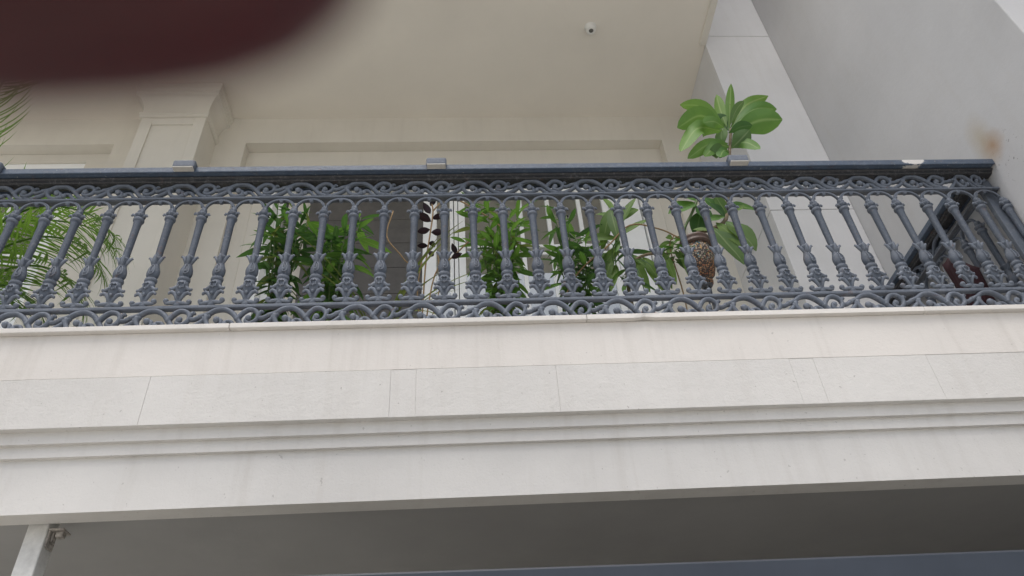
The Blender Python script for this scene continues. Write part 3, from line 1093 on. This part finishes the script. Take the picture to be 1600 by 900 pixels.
shrub((-0.93, 2.98, ZF), 'dark narrow-leaved shrub just left of the dark door glass', 4.68, 0.14, 9, lan_dark + lan_dark + lan_mid[:1] + [yellow], per=26, droop=0.8, start=0.12)
shrub((-0.645, 2.98, ZF), 'leafy shrub with long bright top leaves before the dark doorway', 4.70, 0.12, 8, big_bright + lan_mid + lan_dark + lan_dark, per=22, droop=0.9, start=0.12)
shrub((0.205, 2.97, ZF), 'dense bright green bush below the white door frame at the middle', 4.72, 0.16, 10, lan_bright + lan_bright + lan_mid + [yellow], per=28, droop=0.6, start=0.12)
shrub((0.60, 2.99, ZF), 'smaller green shrub beside the glazing bars, right of the dense bush', 4.57, 0.11, 7, lan_mid + lan_dark, per=24, droop=0.7, start=0.12)

# broad olive-leaved plant with hanging leaves
br = thing('potted_shrub', 'olive plant with long broad hanging leaves and a bare pale twig', 'plant', (0.87, 2.98, ZF), 'potted plants on the balcony')
zs = pot(br, 0.15, 0.28)
base = Vector((0.87, 2.98, ZF))
MB().tube(spline([(0, 0, zs - 0.01), (-0.01, 0.0, 0.55), (0.01, -0.02, 0.85), (-0.02, 0, 1.12)], 6), 0.010, 7).build('stem', M['bark'], br)
MB().tube([Vector(p) - base for p in spline([(0.88, 2.98, 4.2), (0.95, 2.97, 4.25), (1.02, 2.96, 4.265), (1.10, 2.95, 4.25)], 4)], 0.008, 6).build('branch', M['bark'], br)
tw = [(0.512, 2.98, 3.974), (0.61, 2.95, 4.139), (0.778, 2.92, 4.288), (0.916, 2.9, 4.421), (1.068, 2.9, 4.389), (1.174, 2.92, 4.339)]
MB().tube([Vector(p) - base for p in spline(tw, 5)], 0.0042, 6).build('twig', M['twig'], br)
for p, d, s in (((-0.02, -0.02, 1.12), (-0.4, -0.2, -1.0), 1.2), ((-0.03, -0.03, 1.10), (-0.05, -0.3, -1.0), 1.15), ((0.0, 0, 1.02), (0.7, -0.2, 0.7), 0.95), ((0.0, 0, 0.98), (0.45, -0.3, 0.9), 1.0),
                ((0.0, 0, 0.92), (0.75, -0.3, 0.45), 0.9), ((0.04, 0, 0.76), (0.15, -0.25, -1), 1.05), ((-0.06, 0, 0.80), (-0.35, -0.2, -1), 1.0), ((-0.12, 0, 0.82), (-0.1, -0.2, -1), 0.95),
                ((0.10, 0, 0.77), (0.25, -0.3, -1), 1.1), ((-0.01, 0, 0.9), (-0.9, -0.2, 0.1), 0.85), ((0.0, 0, 0.85), (-0.6, -0.3, -0.7), 1.0), ((0.18, 0, 0.76), (0.2, -0.1, -1), 0.85), ((0.0, 0.02, 1.12), (-0.15, 0.1, 1), 0.8),
                ((0.0, 0.02, 1.06), (-0.6, 0.1, 0.9), 0.8), ((0.02, 0, 0.80), (0.6, -0.2, -0.8), 0.95), ((-0.05, 0, 0.72), (-0.3, -0.3, -0.9), 0.9)):
    put_leaf(br, rl.choice(olive), p, d, up=Vector((0, -1, 0.35)), s=s, roll=rl.uniform(-0.5, 0.5))
for k in range(26):
    t = k / 26
    put_leaf(br, rl.choice(lan_dark + lan_mid), (rl.uniform(-0.10, 0.04), rl.uniform(-0.06, 0.03), 0.58 + 0.32 * t), (rl.uniform(-1, 0.7), rl.uniform(-0.6, 0.2), rl.uniform(-1, 0.1)), s=rl.uniform(0.9, 1.3), roll=rl.uniform(-0.6, 0.6))

# strap-leaved plant
st = thing('potted_grass', 'thin plant with long arching yellow-green strap leaves before the dark doorway', 'plant', (-0.40, 2.99, ZF), 'potted plants on the balcony')
zs = pot(st, 0.12, 0.26)
for k in range(20):
    a = rl.uniform(0, 2 * math.pi)
    me = leaf_mesh('leaf', M['leaf_strap'], rl.uniform(0.45, 0.85), rl.uniform(0.011, 0.018), rl.uniform(0.5, 1.5), 0.35, 9, 0.3)
    put_leaf(st, me, (0.02 * math.cos(a), 0.02 * math.sin(a), zs - 0.01), (0.45 * math.cos(a), 0.3 * math.sin(a), 1.0), s=1)
base = Vector((-0.40, 2.99, ZF))
for tws in ([(-0.389, 3.0, 3.74), (-0.265, 2.97, 4.157), (-0.30, 2.95, 4.26), (-0.389, 2.95, 4.413), (-0.363, 2.95, 4.606)],):
    MB().tube([Vector(p) - base for p in spline(tws, 5)], 0.0035, 6).build('twig', M['twig'], st)

# dark purple plant
dk = thing('potted_shrub', 'spindly plant with nearly black purple leaves before the white door post', 'plant', (-0.19, 2.98, ZF), 'potted plants on the balcony')
zs = pot(dk, 0.12, 0.26)
base = Vector((-0.19, 2.98, ZF))
purple = [leaf_mesh('leaf', M['leaf_purple'], 0.10, 0.048, b, 0.2, 6, 0.45) for b in (0.3, 0.9)]
T2 = spline([(-0.20, 2.98, 3.73), (-0.183, 2.96, 4.19), (-0.162, 2.95, 4.408), (-0.146, 2.95, 4.601), (-0.165, 2.95, 4.70)], 5)
for tws, r_ in ((T2, 0.0045), (spline([(-0.19, 2.98, 3.73), (-0.134, 2.96, 4.145), (-0.034, 2.95, 4.266), (0.07, 2.93, 4.383)], 5), 0.004),
                (spline([(-0.18, 2.99, 3.73), (-0.22, 2.96, 4.0), (-0.20, 2.95, 4.25)], 5), 0.003), (spline([(-0.19, 2.99, 3.73), (-0.11, 2.96, 4.05), (-0.12, 2.95, 4.30)], 5), 0.003),
                (spline([(-0.066, 3.0, 4.78), (0.076, 2.95, 4.622), (0.21, 2.93, 4.466), (0.273, 2.93, 4.355)], 5), 0.0045), (spline([(-0.146, 2.95, 4.60), (-0.10, 2.97, 4.70), (-0.066, 3.0, 4.78)], 4), 0.004)):
    MB().tube([Vector(p) - base for p in tws], r_, 6).build('stem', M['twig'], dk)
for p, d, s in (((-0.155, 2.95, 4.52), (-0.8, -0.2, 0.5), 1.25), ((-0.15, 2.95, 4.54), (0.9, -0.3, 0.2), 0.9), ((-0.16, 2.95, 4.46), (-1, -0.2, -0.4), 1.0), ((-0.155, 2.95, 4.44), (0.8, -0.3, -0.3), 1.0),
                ((-0.17, 2.95, 4.36), (0.9, -0.3, -0.5), 0.9), ((-0.17, 2.95, 4.34), (-0.9, -0.3, -0.2), 0.8), ((-0.16, 2.95, 4.58), (-0.5, -0.2, 0.9), 1.0), ((-0.16, 2.95, 4.64), (0.4, -0.2, 0.9), 0.9),
                ((-0.05, 2.95, 4.25), (0.8, -0.2, 0.3), 0.8), ((-0.02, 2.95, 4.28), (-0.4, -0.2, 0.9), 0.8), ((-0.17, 2.95, 4.30), (0.7, -0.3, -0.9), 0.8)):
    put_leaf(dk, rl.choice(purple), Vector(p) - base, d, s=s * 0.8, up=Vector((-0.1, 0.65, 0.7)), roll=rl.uniform(-0.4, 0.4))
green = [leaf_mesh('leaf', M['leaf_mid'], 0.10, 0.032, b, 0.2, 6, 0.45) for b in (0.3, 0.9)]
for p, d in (((0.05, 2.94, 4.37), (0.3, -0.3, 0.9)), ((0.03, 2.94, 4.35), (-0.9, -0.3, 0.3)), ((0.06, 2.96, 4.63), (-0.7, -0.2, -0.4)), ((0.10, 2.95, 4.59), (-0.4, -0.2, -0.9))):
    put_leaf(dk, green[0], Vector(p) - base, d, s=0.9)

# mosaic pot on a slim stand with the tall broad-leaved plant
PM = Vector((1.262, 2.95, 4.03))
stand = thing('plant_stand', 'slim dark iron stand under the bead mosaic pot', 'stand', (PM.x, PM.y, ZF))
mb = MB()
hst = PM.z - ZF - 0.002
mb.lathe([(0.028, hst - 0.006), (0.031, hst - 0.003), (0.030, hst), (0.01, hst)], 18)
mb.build('top', M['dark_and_shade_iron'], stand)
for k in range(3):
    a = 2 * math.pi * k / 3 + 0.3
    MB().tube(spline([(0.13 * math.cos(a), 0.13 * math.sin(a), 0.004), (0.06 * math.cos(a), 0.06 * math.sin(a), 0.14), (0.012 * math.cos(a), 0.012 * math.sin(a), 0.30), (0.018 * math.cos(a), 0.018 * math.sin(a), hst - 0.005)], 5), 0.0045, 6).build('leg', M['dark_and_shade_iron'], stand)
pl = thing('potted_plant', 'tall plant with big glossy leaves rising above the handrail from a mosaic pot', 'plant', PM, 'potted plants on the balcony')
mb = MB()
mb.lathe([(r_, z_ * 0.9) for r_, z_ in [(0.030, 0.0), (0.036, 0.006), (0.038, 0.022), (0.030, 0.034), (0.036, 0.044), (0.050, 0.062), (0.058, 0.074), (0.056, 0.082), (0.064, 0.098), (0.074, 0.14), (0.079, 0.19), (0.078, 0.235), (0.073, 0.265), (0.070, 0.28)]], 32)
mb.build('pot', M['mosaic'], pl)
mb = MB().lathe([(r_, z_ * 0.9) for r_, z_ in [(0.071, 0.279), (0.082, 0.284), (0.084, 0.296), (0.079, 0.304), (0.081, 0.315), (0.083, 0.325), (0.084, 0.335), (0.077, 0.335), (0.072, 0.32), (0.01, 0.318)]], 32)
mb.build('pot_rim', M['potrim'], pl)
W = lambda p: Vector(p) - PM
stem = spline([W((1.262, 2.95, 4.31)), W((1.29, 2.94, 4.39)), W((1.37, 2.93, 4.41)), W((1.45, 2.93, 4.46)), W((1.50, 2.94, 4.57)), W((1.556, 2.95, 4.777)), W((1.623, 2.95, 5.018)), W((1.678, 2.95, 5.209)), W((1.70, 2.95, 5.29))], 6)
MB().tube(stem, [0.014 - 0.006 * i / len(stem) for i in range(len(stem))], 8).build('stem', M['bark'], pl)
MB().tube(spline([W((1.23, 2.95, 4.31)), W((1.215, 2.93, 4.40)), W((1.28, 2.92, 4.52)), W((1.33, 2.92, 4.62))], 5), 0.008, 7).build('stem', M['greenstem'], pl)
C = Vector((1.68, 2.95, 5.22))
# crown leaves: three points along the midrib, greatest width
PL = [
    ('u', [(1.689, 2.95, 5.283), (1.742, 2.93, 5.502), (1.789, 2.9, 5.693)], 0.055),
    ('u', [(1.68, 2.95, 5.315), (1.696, 2.98, 5.522), (1.721, 3.0, 5.713)], 0.07),
    ('l', [(1.668, 2.95, 5.315), (1.558, 2.93, 5.484), (1.413, 2.92, 5.498)], 0.08),
    ('l', [(1.656, 2.94, 5.277), (1.515, 2.9, 5.36), (1.332, 2.88, 5.218)], 0.12),
    ('l', [(1.64, 2.93, 5.24), (1.453, 2.88, 5.21), (1.298, 2.86, 4.975)], 0.125),
    ('l', [(1.649, 2.95, 5.154), (1.511, 2.92, 5.108), (1.345, 2.9, 4.958)], 0.08),
    ('u', [(1.707, 2.96, 5.314), (1.872, 2.97, 5.555), (2.056, 2.98, 5.67)], 0.09),
    ('r', [(1.71, 2.95, 5.302), (1.878, 2.92, 5.442), (2.016, 2.9, 5.42)], 0.11),
    ('r', [(1.699, 2.94, 5.252), (1.855, 2.88, 5.28), (1.988, 2.85, 5.253)], 0.165),
    ('p', [(1.657, 2.95, 5.106), (1.709, 2.9, 5.129), (1.776, 2.88, 5.194)], 0.11),
    ('d', [(1.671, 2.94, 5.24), (1.735, 2.9, 5.245), (1.803, 2.88, 5.237)], 0.07),
    ('p', [(1.61, 2.94, 5.119), (1.606, 2.92, 5.191), (1.647, 2.93, 5.284)], 0.075),
    ('b', [(1.692, 2.93, 5.302), (1.742, 2.88, 5.39), (1.796, 2.85, 5.441)], 0.055),
    ('p', [(1.528, 2.92, 4.979), (1.535, 2.9, 5.013), (1.599, 2.93, 5.101)], 0.085),
    ('r', [(1.712, 2.96, 5.302), (1.846, 3.0, 5.521), (1.97, 3.02, 5.676)], 0.1),
    ('l', [(1.644, 2.92, 5.265), (1.561, 2.86, 5.252), (1.484, 2.84, 5.214)], 0.09),
    ('d', [(1.69, 2.95, 5.271), (1.677, 2.98, 5.404), (1.633, 3.0, 5.483)], 0.09),
]

PL += [('l', [(1.655, 2.95, 5.115), (1.56, 2.92, 5.10), (1.44, 2.88, 4.95)], 0.085), ('l', [(1.64, 2.95, 5.07), (1.58, 2.90, 5.03), (1.52, 2.86, 4.92)], 0.075),
       ('r', [(1.66, 2.95, 5.13), (1.73, 2.90, 5.10), (1.78, 2.86, 4.99)], 0.08)]


def curved_leaf(root, mat, pts, w, normal, tip=0.55, shape=0.58, fold=0.22, wave=0.05):
    sp_ = spline(pts, 6)
    mb = MB()
    n = len(sp_) - 1
    ph = rl.uniform(0, 6)
    vs, mids = [], []
    for i, p in enumerate(sp_):
        t = i / n
        tan = (sp_[min(i + 1, n)] - sp_[max(i - 1, 0)]).normalized()
        x = tan.cross(normal).normalized()
        nz = x.cross(tan)
        ww = (math.sin(t / shape * math.pi / 2) ** 1.1 if t <= shape else math.cos((t - shape) / (1 - shape) * math.pi / 2) ** tip)
        ww = max(ww, 0.05) * w / 2
        for k in (-1, -0.5, 0, 0.5, 1):
            vs.append(p + x * k * ww - nz * abs(k) ** 1.3 * ww * fold + nz * wave * ww * math.sin(t * 8 + ph + k * 2))
            mids.append(abs(k))
    fs = [(i * 5 + k, i * 5 + k + 1, (i + 1) * 5 + k + 1, (i + 1) * 5 + k) for i in range(n) for k in range(4)]
    mb.add(vs, fs)
    mb.mid = dict(enumerate(mids))
    return mb.build('leaf', mat, root)


for kind, pts, w in PL:
    nrm = Vector((-0.33 + rl.uniform(-0.35, 0.35), -0.60 + rl.uniform(-0.3, 0.3), -0.72 + rl.uniform(-0.2, 0.5)))
    curved_leaf(pl, M[{'u': 'leaf_young', 'b': 'leaf_pale', 'p': 'leaf_pale', 'd': 'leaf_dark'}.get(kind, 'leaf_plum')], [W(p) for p in pts], w * 1.06, nrm.normalized(), tip=0.62, shape=0.56)
low = [((1.33, 2.92, 4.60), (1.156, 2.90, 4.55), 0.11, 0.5, (0, -1, 0.3), 'leaf_bright'), ((1.33, 2.92, 4.62), (1.22, 2.90, 4.68), 0.10, 0.3, (0, -1, 0.4), 'leaf_bright'),
       ((1.36, 2.92, 4.42), (1.46, 2.84, 4.12), 0.14, 0.3, (0.2, -1, 0), 'leaf_pale'), ((1.46, 2.93, 4.47), (1.575, 2.87, 4.25), 0.15, 0.5, (0.2, -1, 0.2), 'leaf_pale'),
       ((1.40, 2.92, 4.45), (1.50, 2.86, 4.22), 0.08, 0.2, (-0.3, -1, 0.2), 'leaf_olive'), ((1.34, 2.93, 4.55), (1.29, 2.96, 4.40), 0.10, 0.3, (0, -1, 0.2), 'leaf_dark'),
       ((1.50, 2.95, 4.56), (1.63, 2.98, 4.68), 0.09, 0.3, (0, -1, 0.2), 'leaf_olive'), ((1.50, 2.96, 4.62), (1.74, 3.0, 4.66), 0.08, 0.4, (0, -1, 0.2), 'leaf_plum'),
       ((1.48, 2.95, 4.54), (1.39, 2.93, 4.67), 0.08, 0.2, (0, -1, 0.2), 'leaf_mid'), ((1.48, 2.93, 4.52), (1.44, 2.90, 4.66), 0.07, 0.2, (0, -1, 0.2), 'leaf_olive'),
       ((1.46, 2.92, 4.50), (1.36, 2.90, 4.46), 0.07, 0.3, (0, -1, 0.4), 'leaf_mid'), ((1.46, 2.92, 4.49), (1.40, 2.88, 4.57), 0.07, 0.3, (0, -1, 0.4), 'leaf_dark'),
       ((1.26, 2.92, 4.40), (1.34, 2.88, 4.36), 0.05, 0.2, (0, -1, 0.4), 'leaf_olive'), ((1.32, 2.92, 4.58), (1.37, 2.9, 4.45), 0.09, 0.3, (0, -1, 0.4), 'leaf_mid')]
for a, b, w, bend, up, mt in low:
    d = Vector(b) - Vector(a)
    me = leaf_mesh('leaf', M[mt], d.length * 1.03, w, bend, 0.18, 8, 0.5, 0.06, 5)
    put_leaf(pl, me, W(a), d, up=Vector(up))

# small grey-green trailing plant left of the mosaic pot
sm = thing('potted_plant', 'small grey-green plant with drooping leaves left of the mosaic pot', 'plant', (1.13, 3.0, ZF), 'potted plants on the balcony')
zs = pot(sm, 0.11, 0.25)
base = Vector((1.13, 3.0, ZF))
MB().tube(spline([(0, 0, zs - 0.01), (0.01, -0.02, 0.5), (-0.01, -0.05, 0.80), (0.02, -0.07, 0.87)], 5), 0.0035, 6).build('stem', M['twig'], sm)
greyg = [leaf_mesh('leaf', M['leaf_pale'], 0.12, 0.034, b, 0.2, 6, 0.45) for b in (0.3, 1.0)]
for k in range(22):
    t = k / 21
    a = k * 2.4
    put_leaf(sm, rl.choice(greyg + lan_mid[:1]), (0.0 + 0.02 * t, -0.05, 0.70 + 0.17 * t), (math.cos(a), 0.5 * math.sin(a) - 0.2, 0.5 * t - 0.5), s=rl.uniform(0.8, 1.1), roll=rl.uniform(-0.4, 0.4))
for dx, L in ((-0.06, 0.26), (0.03, 0.30)):
    put_leaf(sm, leaf_mesh('leaf', M['leaf_olive'], L, 0.045, 0.3, 0.2, 7, 0.45), (dx, -0.06, 0.78), (0.1, -0.2, -1), up=Vector((0, -1, 0.2)))

# palm at the left
pm = thing('areca_palm', 'feathery green palm with arching fronds at the left end of the railing', 'palm', (-2.72, 3.05, ZF))
zs = pot(pm, 0.19, 0.34)
base = Vector((-2.72, 3.05, ZF))
FR_ = [[(-2.531, 3.0, 4.285), (-2.441, 2.98, 4.582), (-2.231, 2.95, 4.683), (-1.965, 2.93, 4.594), (-1.782, 2.92, 4.416)],
       [(-2.54, 3.05, 4.243), (-2.39, 3.0, 4.414), (-2.157, 2.95, 4.453), (-1.93, 2.93, 4.361), (-1.80, 2.92, 4.19)],
       [(-2.532, 3.1, 4.157), (-2.398, 3.05, 4.282), (-2.192, 3.0, 4.298), (-1.992, 2.97, 4.202), (-1.86, 2.95, 4.03)],
       [(-2.694, 3.15, 4.512), (-2.581, 3.2, 4.754), (-2.448, 3.25, 4.88), (-2.18, 3.3, 4.86), (-2.0, 3.32, 4.70)],
       [(-2.80, 3.1, 4.468), (-2.84, 3.05, 5.016), (-2.85, 3.0, 5.415), (-2.84, 2.95, 5.74), (-2.78, 2.9, 5.95)],
       [(-2.55, 3.0, 4.075), (-2.40, 2.95, 4.12), (-2.18, 2.92, 4.09), (-2.02, 2.9, 3.95)],
       [(-2.76, 3.05, 4.4), (-2.95, 3.1, 4.9), (-3.15, 3.1, 5.2), (-3.4, 3.1, 5.25), (-3.6, 3.1, 5.1)],
       [(-2.78, 3.0, 4.3), (-3.0, 2.95, 4.65), (-3.25, 2.92, 4.75), (-3.5, 2.9, 4.6)],
       [(-2.75, 3.1, 4.45), (-2.80, 3.25, 5.0), (-2.76, 3.4, 5.35), (-2.66, 3.6, 5.45)]]
for fi, fr in enumerate(FR_):
    pts = spline([(-2.72 + 0.02 * math.cos(fi * 2.1), 3.05 + 0.02 * math.sin(fi * 2.1), ZF + zs - 0.01)] + [fr[0]] + fr[1:], 9)
    pts = [p - base for p in pts]
    mb = MB().tube(pts, [0.011 - 0.0085 * i / (len(pts) - 1) for i in range(len(pts))], 6)
    n0 = 9
    m = len(pts) - n0
    cnt = 40
    for k in range(cnt):
        t = (k + 0.5) / cnt
        f = n0 + t * (m - 1.01)
        j = int(f)
        p = pts[j].lerp(pts[j + 1], f - j)
        ax = (pts[j + 1] - pts[j]).normalized()
        side = ax.cross(Vector((0, 0, 1)))
        if side.length < 0.15:
            side = ax.cross(Vector((0, 1, 0)))
        side.normalize()
        up = side.cross(ax)
        for s in (-1, 1):
            d = side * s * (0.80 if t < 0.85 else 0.45) + ax * (0.55 + 0.5 * t) + up * 0.22 + Vector((rl.uniform(-0.12, 0.12), rl.uniform(-0.12, 0.12), rl.uniform(-0.25, 0.05)))
            L = 0.27 * (0.5 + 0.75 * math.sin(math.pi * (0.18 + 0.72 * t))) * rl.uniform(0.85, 1.1)
            mb.leaf(basis(p, d, up), L, 0.0115, rl.uniform(0.5, 1.2), 0.3, 5, 0.3)
    mb.build('frond', M['leaf_palm'], pm)

# ------------------------------------------------------------------ maroon cloth in the corner
mc = MB()
rows = []
nx, nz = 10, 8
import bmesh
bm = bmesh.new()
for side in (0, 1):
    g = []
    for i in range(nx + 1):
        u = i / nx
        y = 2.80 + 0.20 * u
        ztop = 3.98 + 0.20 * min(1, u * 1.4)
        col = []
        for j in range(nz + 1):
            v = j / nz
            z = ZF + 0.30 + (ztop - ZF - 0.30) * v
            x = 2.615 + 0.012 * math.sin(u * 14 + v * 2) * (1 - 0.5 * v) + (0.022 if side else 0.0)
            col.append(bm.verts.new((x, y, z)))
        g.append(col)
    for i in range(nx):
        for j in range(nz):
            q = (g[i][j], g[i + 1][j], g[i + 1][j + 1], g[i][j + 1])
            bm.faces.new(q if side else q[::-1])
    rows.append(g)
A, B = rows
for i in range(nx):
    bm.faces.new((A[i][nz], A[i + 1][nz], B[i + 1][nz], B[i][nz]))
    bm.faces.new((A[i + 1][0], A[i][0], B[i][0], B[i + 1][0]))
for j in range(nz):
    bm.faces.new((A[0][j], A[0][j + 1], B[0][j + 1], B[0][j]))
    bm.faces.new((A[nx][j + 1], A[nx][j], B[nx][j], B[nx][j + 1]))
bmesh.ops.recalc_face_normals(bm, faces=bm.faces)
me = bpy.data.meshes.new('back_cloth')
bm.to_mesh(me); bm.free()
for p in me.polygons:
    p.use_smooth = True
me.materials.append(M['maroon'])
ch = thing('folding_chair', 'folded dark chair with maroon cloth leaning in the right corner behind the balusters', 'chair', (0, 0, 0))
link('back_cloth', me, ch)
for y in (2.79, 3.01):
    MB().tube([(2.60, y, ZF), (2.628, y, 3.97 if y < 2.9 else 4.17)], 0.011, 8).build('leg', M['dark_and_shade_iron'], ch)
MB().tube([(2.607, 2.79, ZF + 0.25), (2.607, 3.01, ZF + 0.25)], 0.009, 8).build('crossbar', M['dark_and_shade_iron'], ch)

# ------------------------------------------------------------------ post and gate below
wp = thing('support_post', 'white painted square post under the beam at the lower left', 'post', (-1.506, 2.69, 0))
MB().box(-0.036, 0.036, -0.036, 0.036, 0.0, 2.80, 0.005).build('shaft', M['post'], wp)
mb = MB().box(0.036, 0.088, -0.03, 0.03, 2.737, 2.744, 0.002)
mb.box(0.037, 0.042, -0.028, 0.028, 2.68, 2.737, 0.002)
mb.box(0.056, 0.082, -0.016, 0.012, 2.717, 2.737, 0.004)
mb.box(0.044, 0.050, -0.012, 0.012, 2.70, 2.737, 0.002)
mb.build('bracket', M['bracket'], wp)

gt = thing('gate', 'dark blue painted steel gate rail crossing the bottom right', 'gate', (0, 0, 0))
mb = MB()
ga = Vector((-1.1, 2.20, 2.374))
gb = Vector((2.79, 2.20, 2.336))
hh = 0.12
n = 24
vs, fs = [], []
for i in range(n + 1):
    p = ga.lerp(gb, i / n)
    sag = 0.004 * math.sin(math.pi * i / n)
    pr = [(-0.034, -hh), (-0.036, -hh + 0.004), (-0.036, -0.008), (-0.030, -0.001), (-0.022, 0.0), (0.03, 0.0), (0.036, -0.006), (0.036, -hh)]
    vs += [(p.x, p.y + y, p.z + z - sag) for y, z in pr]
m = 8
for i in range(n):
    for k in range(m):
        fs.append((i * m + k, i * m + (k + 1) % m, (i + 1) * m + (k + 1) % m, (i + 1) * m + k))
fs += [tuple(range(m))[::-1], tuple(range(n * m, (n + 1) * m))]
mb.add(vs, fs, False)
mb.build('top_rail', M['gate'], gt)
for x, z in ((-1.06, 2.30), (2.74, 2.27)):
    MB().box(x - 0.04, x + 0.04, 2.17, 2.23, 0.0, z - 0.035, 0.004).build('gate_post', M['gate'], gt)
MB().box(-1.02, 2.70, 2.19, 2.205, 0.15, 2.26).build('sheet', M['gate'], gt)

# ------------------------------------------------------------------ the photographer's fingertip over the lens; unseen palm behind added to block light
hv = {  # camera space: x right, y up, z back; radius
    'wrist': ((-0.055, -0.115, 0.062), 0.027), 'fore': ((-0.09, -0.34, 0.12), 0.036),
    'palm': ((-0.050, -0.030, 0.050), 0.028), 'palm2': ((-0.052, -0.070, 0.056), 0.030),
    'i0': ((-0.072, 0.004, 0.034), 0.0115), 'i1': ((-0.078, 0.018, -0.010), 0.0100), 'i2': ((-0.052, 0.0200, -0.034), 0.0122), 'i3': ((-0.026, 0.0199, -0.0365), 0.0126), 'i4': ((-0.0041, 0.0208, -0.0365), 0.0114),
    'm0': ((-0.030, 0.000, 0.044), 0.0115), 'm1': ((0.012, 0.010, 0.036), 0.0098), 'm2': ((0.040, 0.006, 0.030), 0.0088), 'm3': ((0.052, 0.000, 0.012), 0.0075),
    'r0': ((-0.026, -0.022, 0.046), 0.0110), 'r1': ((0.012, -0.016, 0.038), 0.0095), 'r2': ((0.040, -0.018, 0.032), 0.0085), 'r3': ((0.052, -0.022, 0.013), 0.0072),
    'p0': ((-0.028, -0.046, 0.050), 0.0100), 'p1': ((0.004, -0.044, 0.042), 0.0085), 'p2': ((0.026, -0.046, 0.036), 0.0075), 'p3': ((0.036, -0.048, 0.020), 0.0065),
    't0': ((-0.074, -0.070, 0.038), 0.0140), 't1': ((-0.080, -0.050, 0.006), 0.0115), 't2': ((-0.060, -0.038, -0.016), 0.0100), 't3': ((-0.046, -0.030, -0.020), 0.0082)}
he = [('fore', 'wrist'), ('wrist', 'palm2'), ('palm2', 'palm'), ('palm', 'i0'), ('i0', 'i1'), ('i1', 'i2'), ('i2', 'i3'), ('i3', 'i4'), ('palm', 'm0'), ('m0', 'm1'), ('m1', 'm2'), ('m2', 'm3'),
      ('palm', 'r0'), ('r0', 'r1'), ('r1', 'r2'), ('r2', 'r3'), ('palm2', 'p0'), ('p0', 'p1'), ('p1', 'p2'), ('p2', 'p3'), ('palm2', 't0'), ('t0', 't1'), ('t1', 't2'), ('t2', 't3')]
keys = list(hv)
me = bpy.data.meshes.new('hand')
me.from_pydata([CAM_LOC + CAM_ROT @ Vector(hv[k][0]) for k in keys], [(keys.index(a), keys.index(b)) for a, b in he], [])
hand = link('hand', me)
sk = hand.modifiers.new('skin', 'SKIN')
sk.use_smooth_shade = True
for i, k in enumerate(keys):
    sv = me.skin_vertices[0].data[i] if me.skin_vertices else None
    if sv is not None:
        sv.radius = (hv[k][1], hv[k][1])
if not me.skin_vertices:
    pass
hand.modifiers.new('subd', 'SUBSURF').levels = 2
hand.modifiers['subd'].render_levels = 2
me.materials.append(M['skin'])
tag(hand, 'out-of-focus dark reddish fingertip covering the top left corner', 'hand')
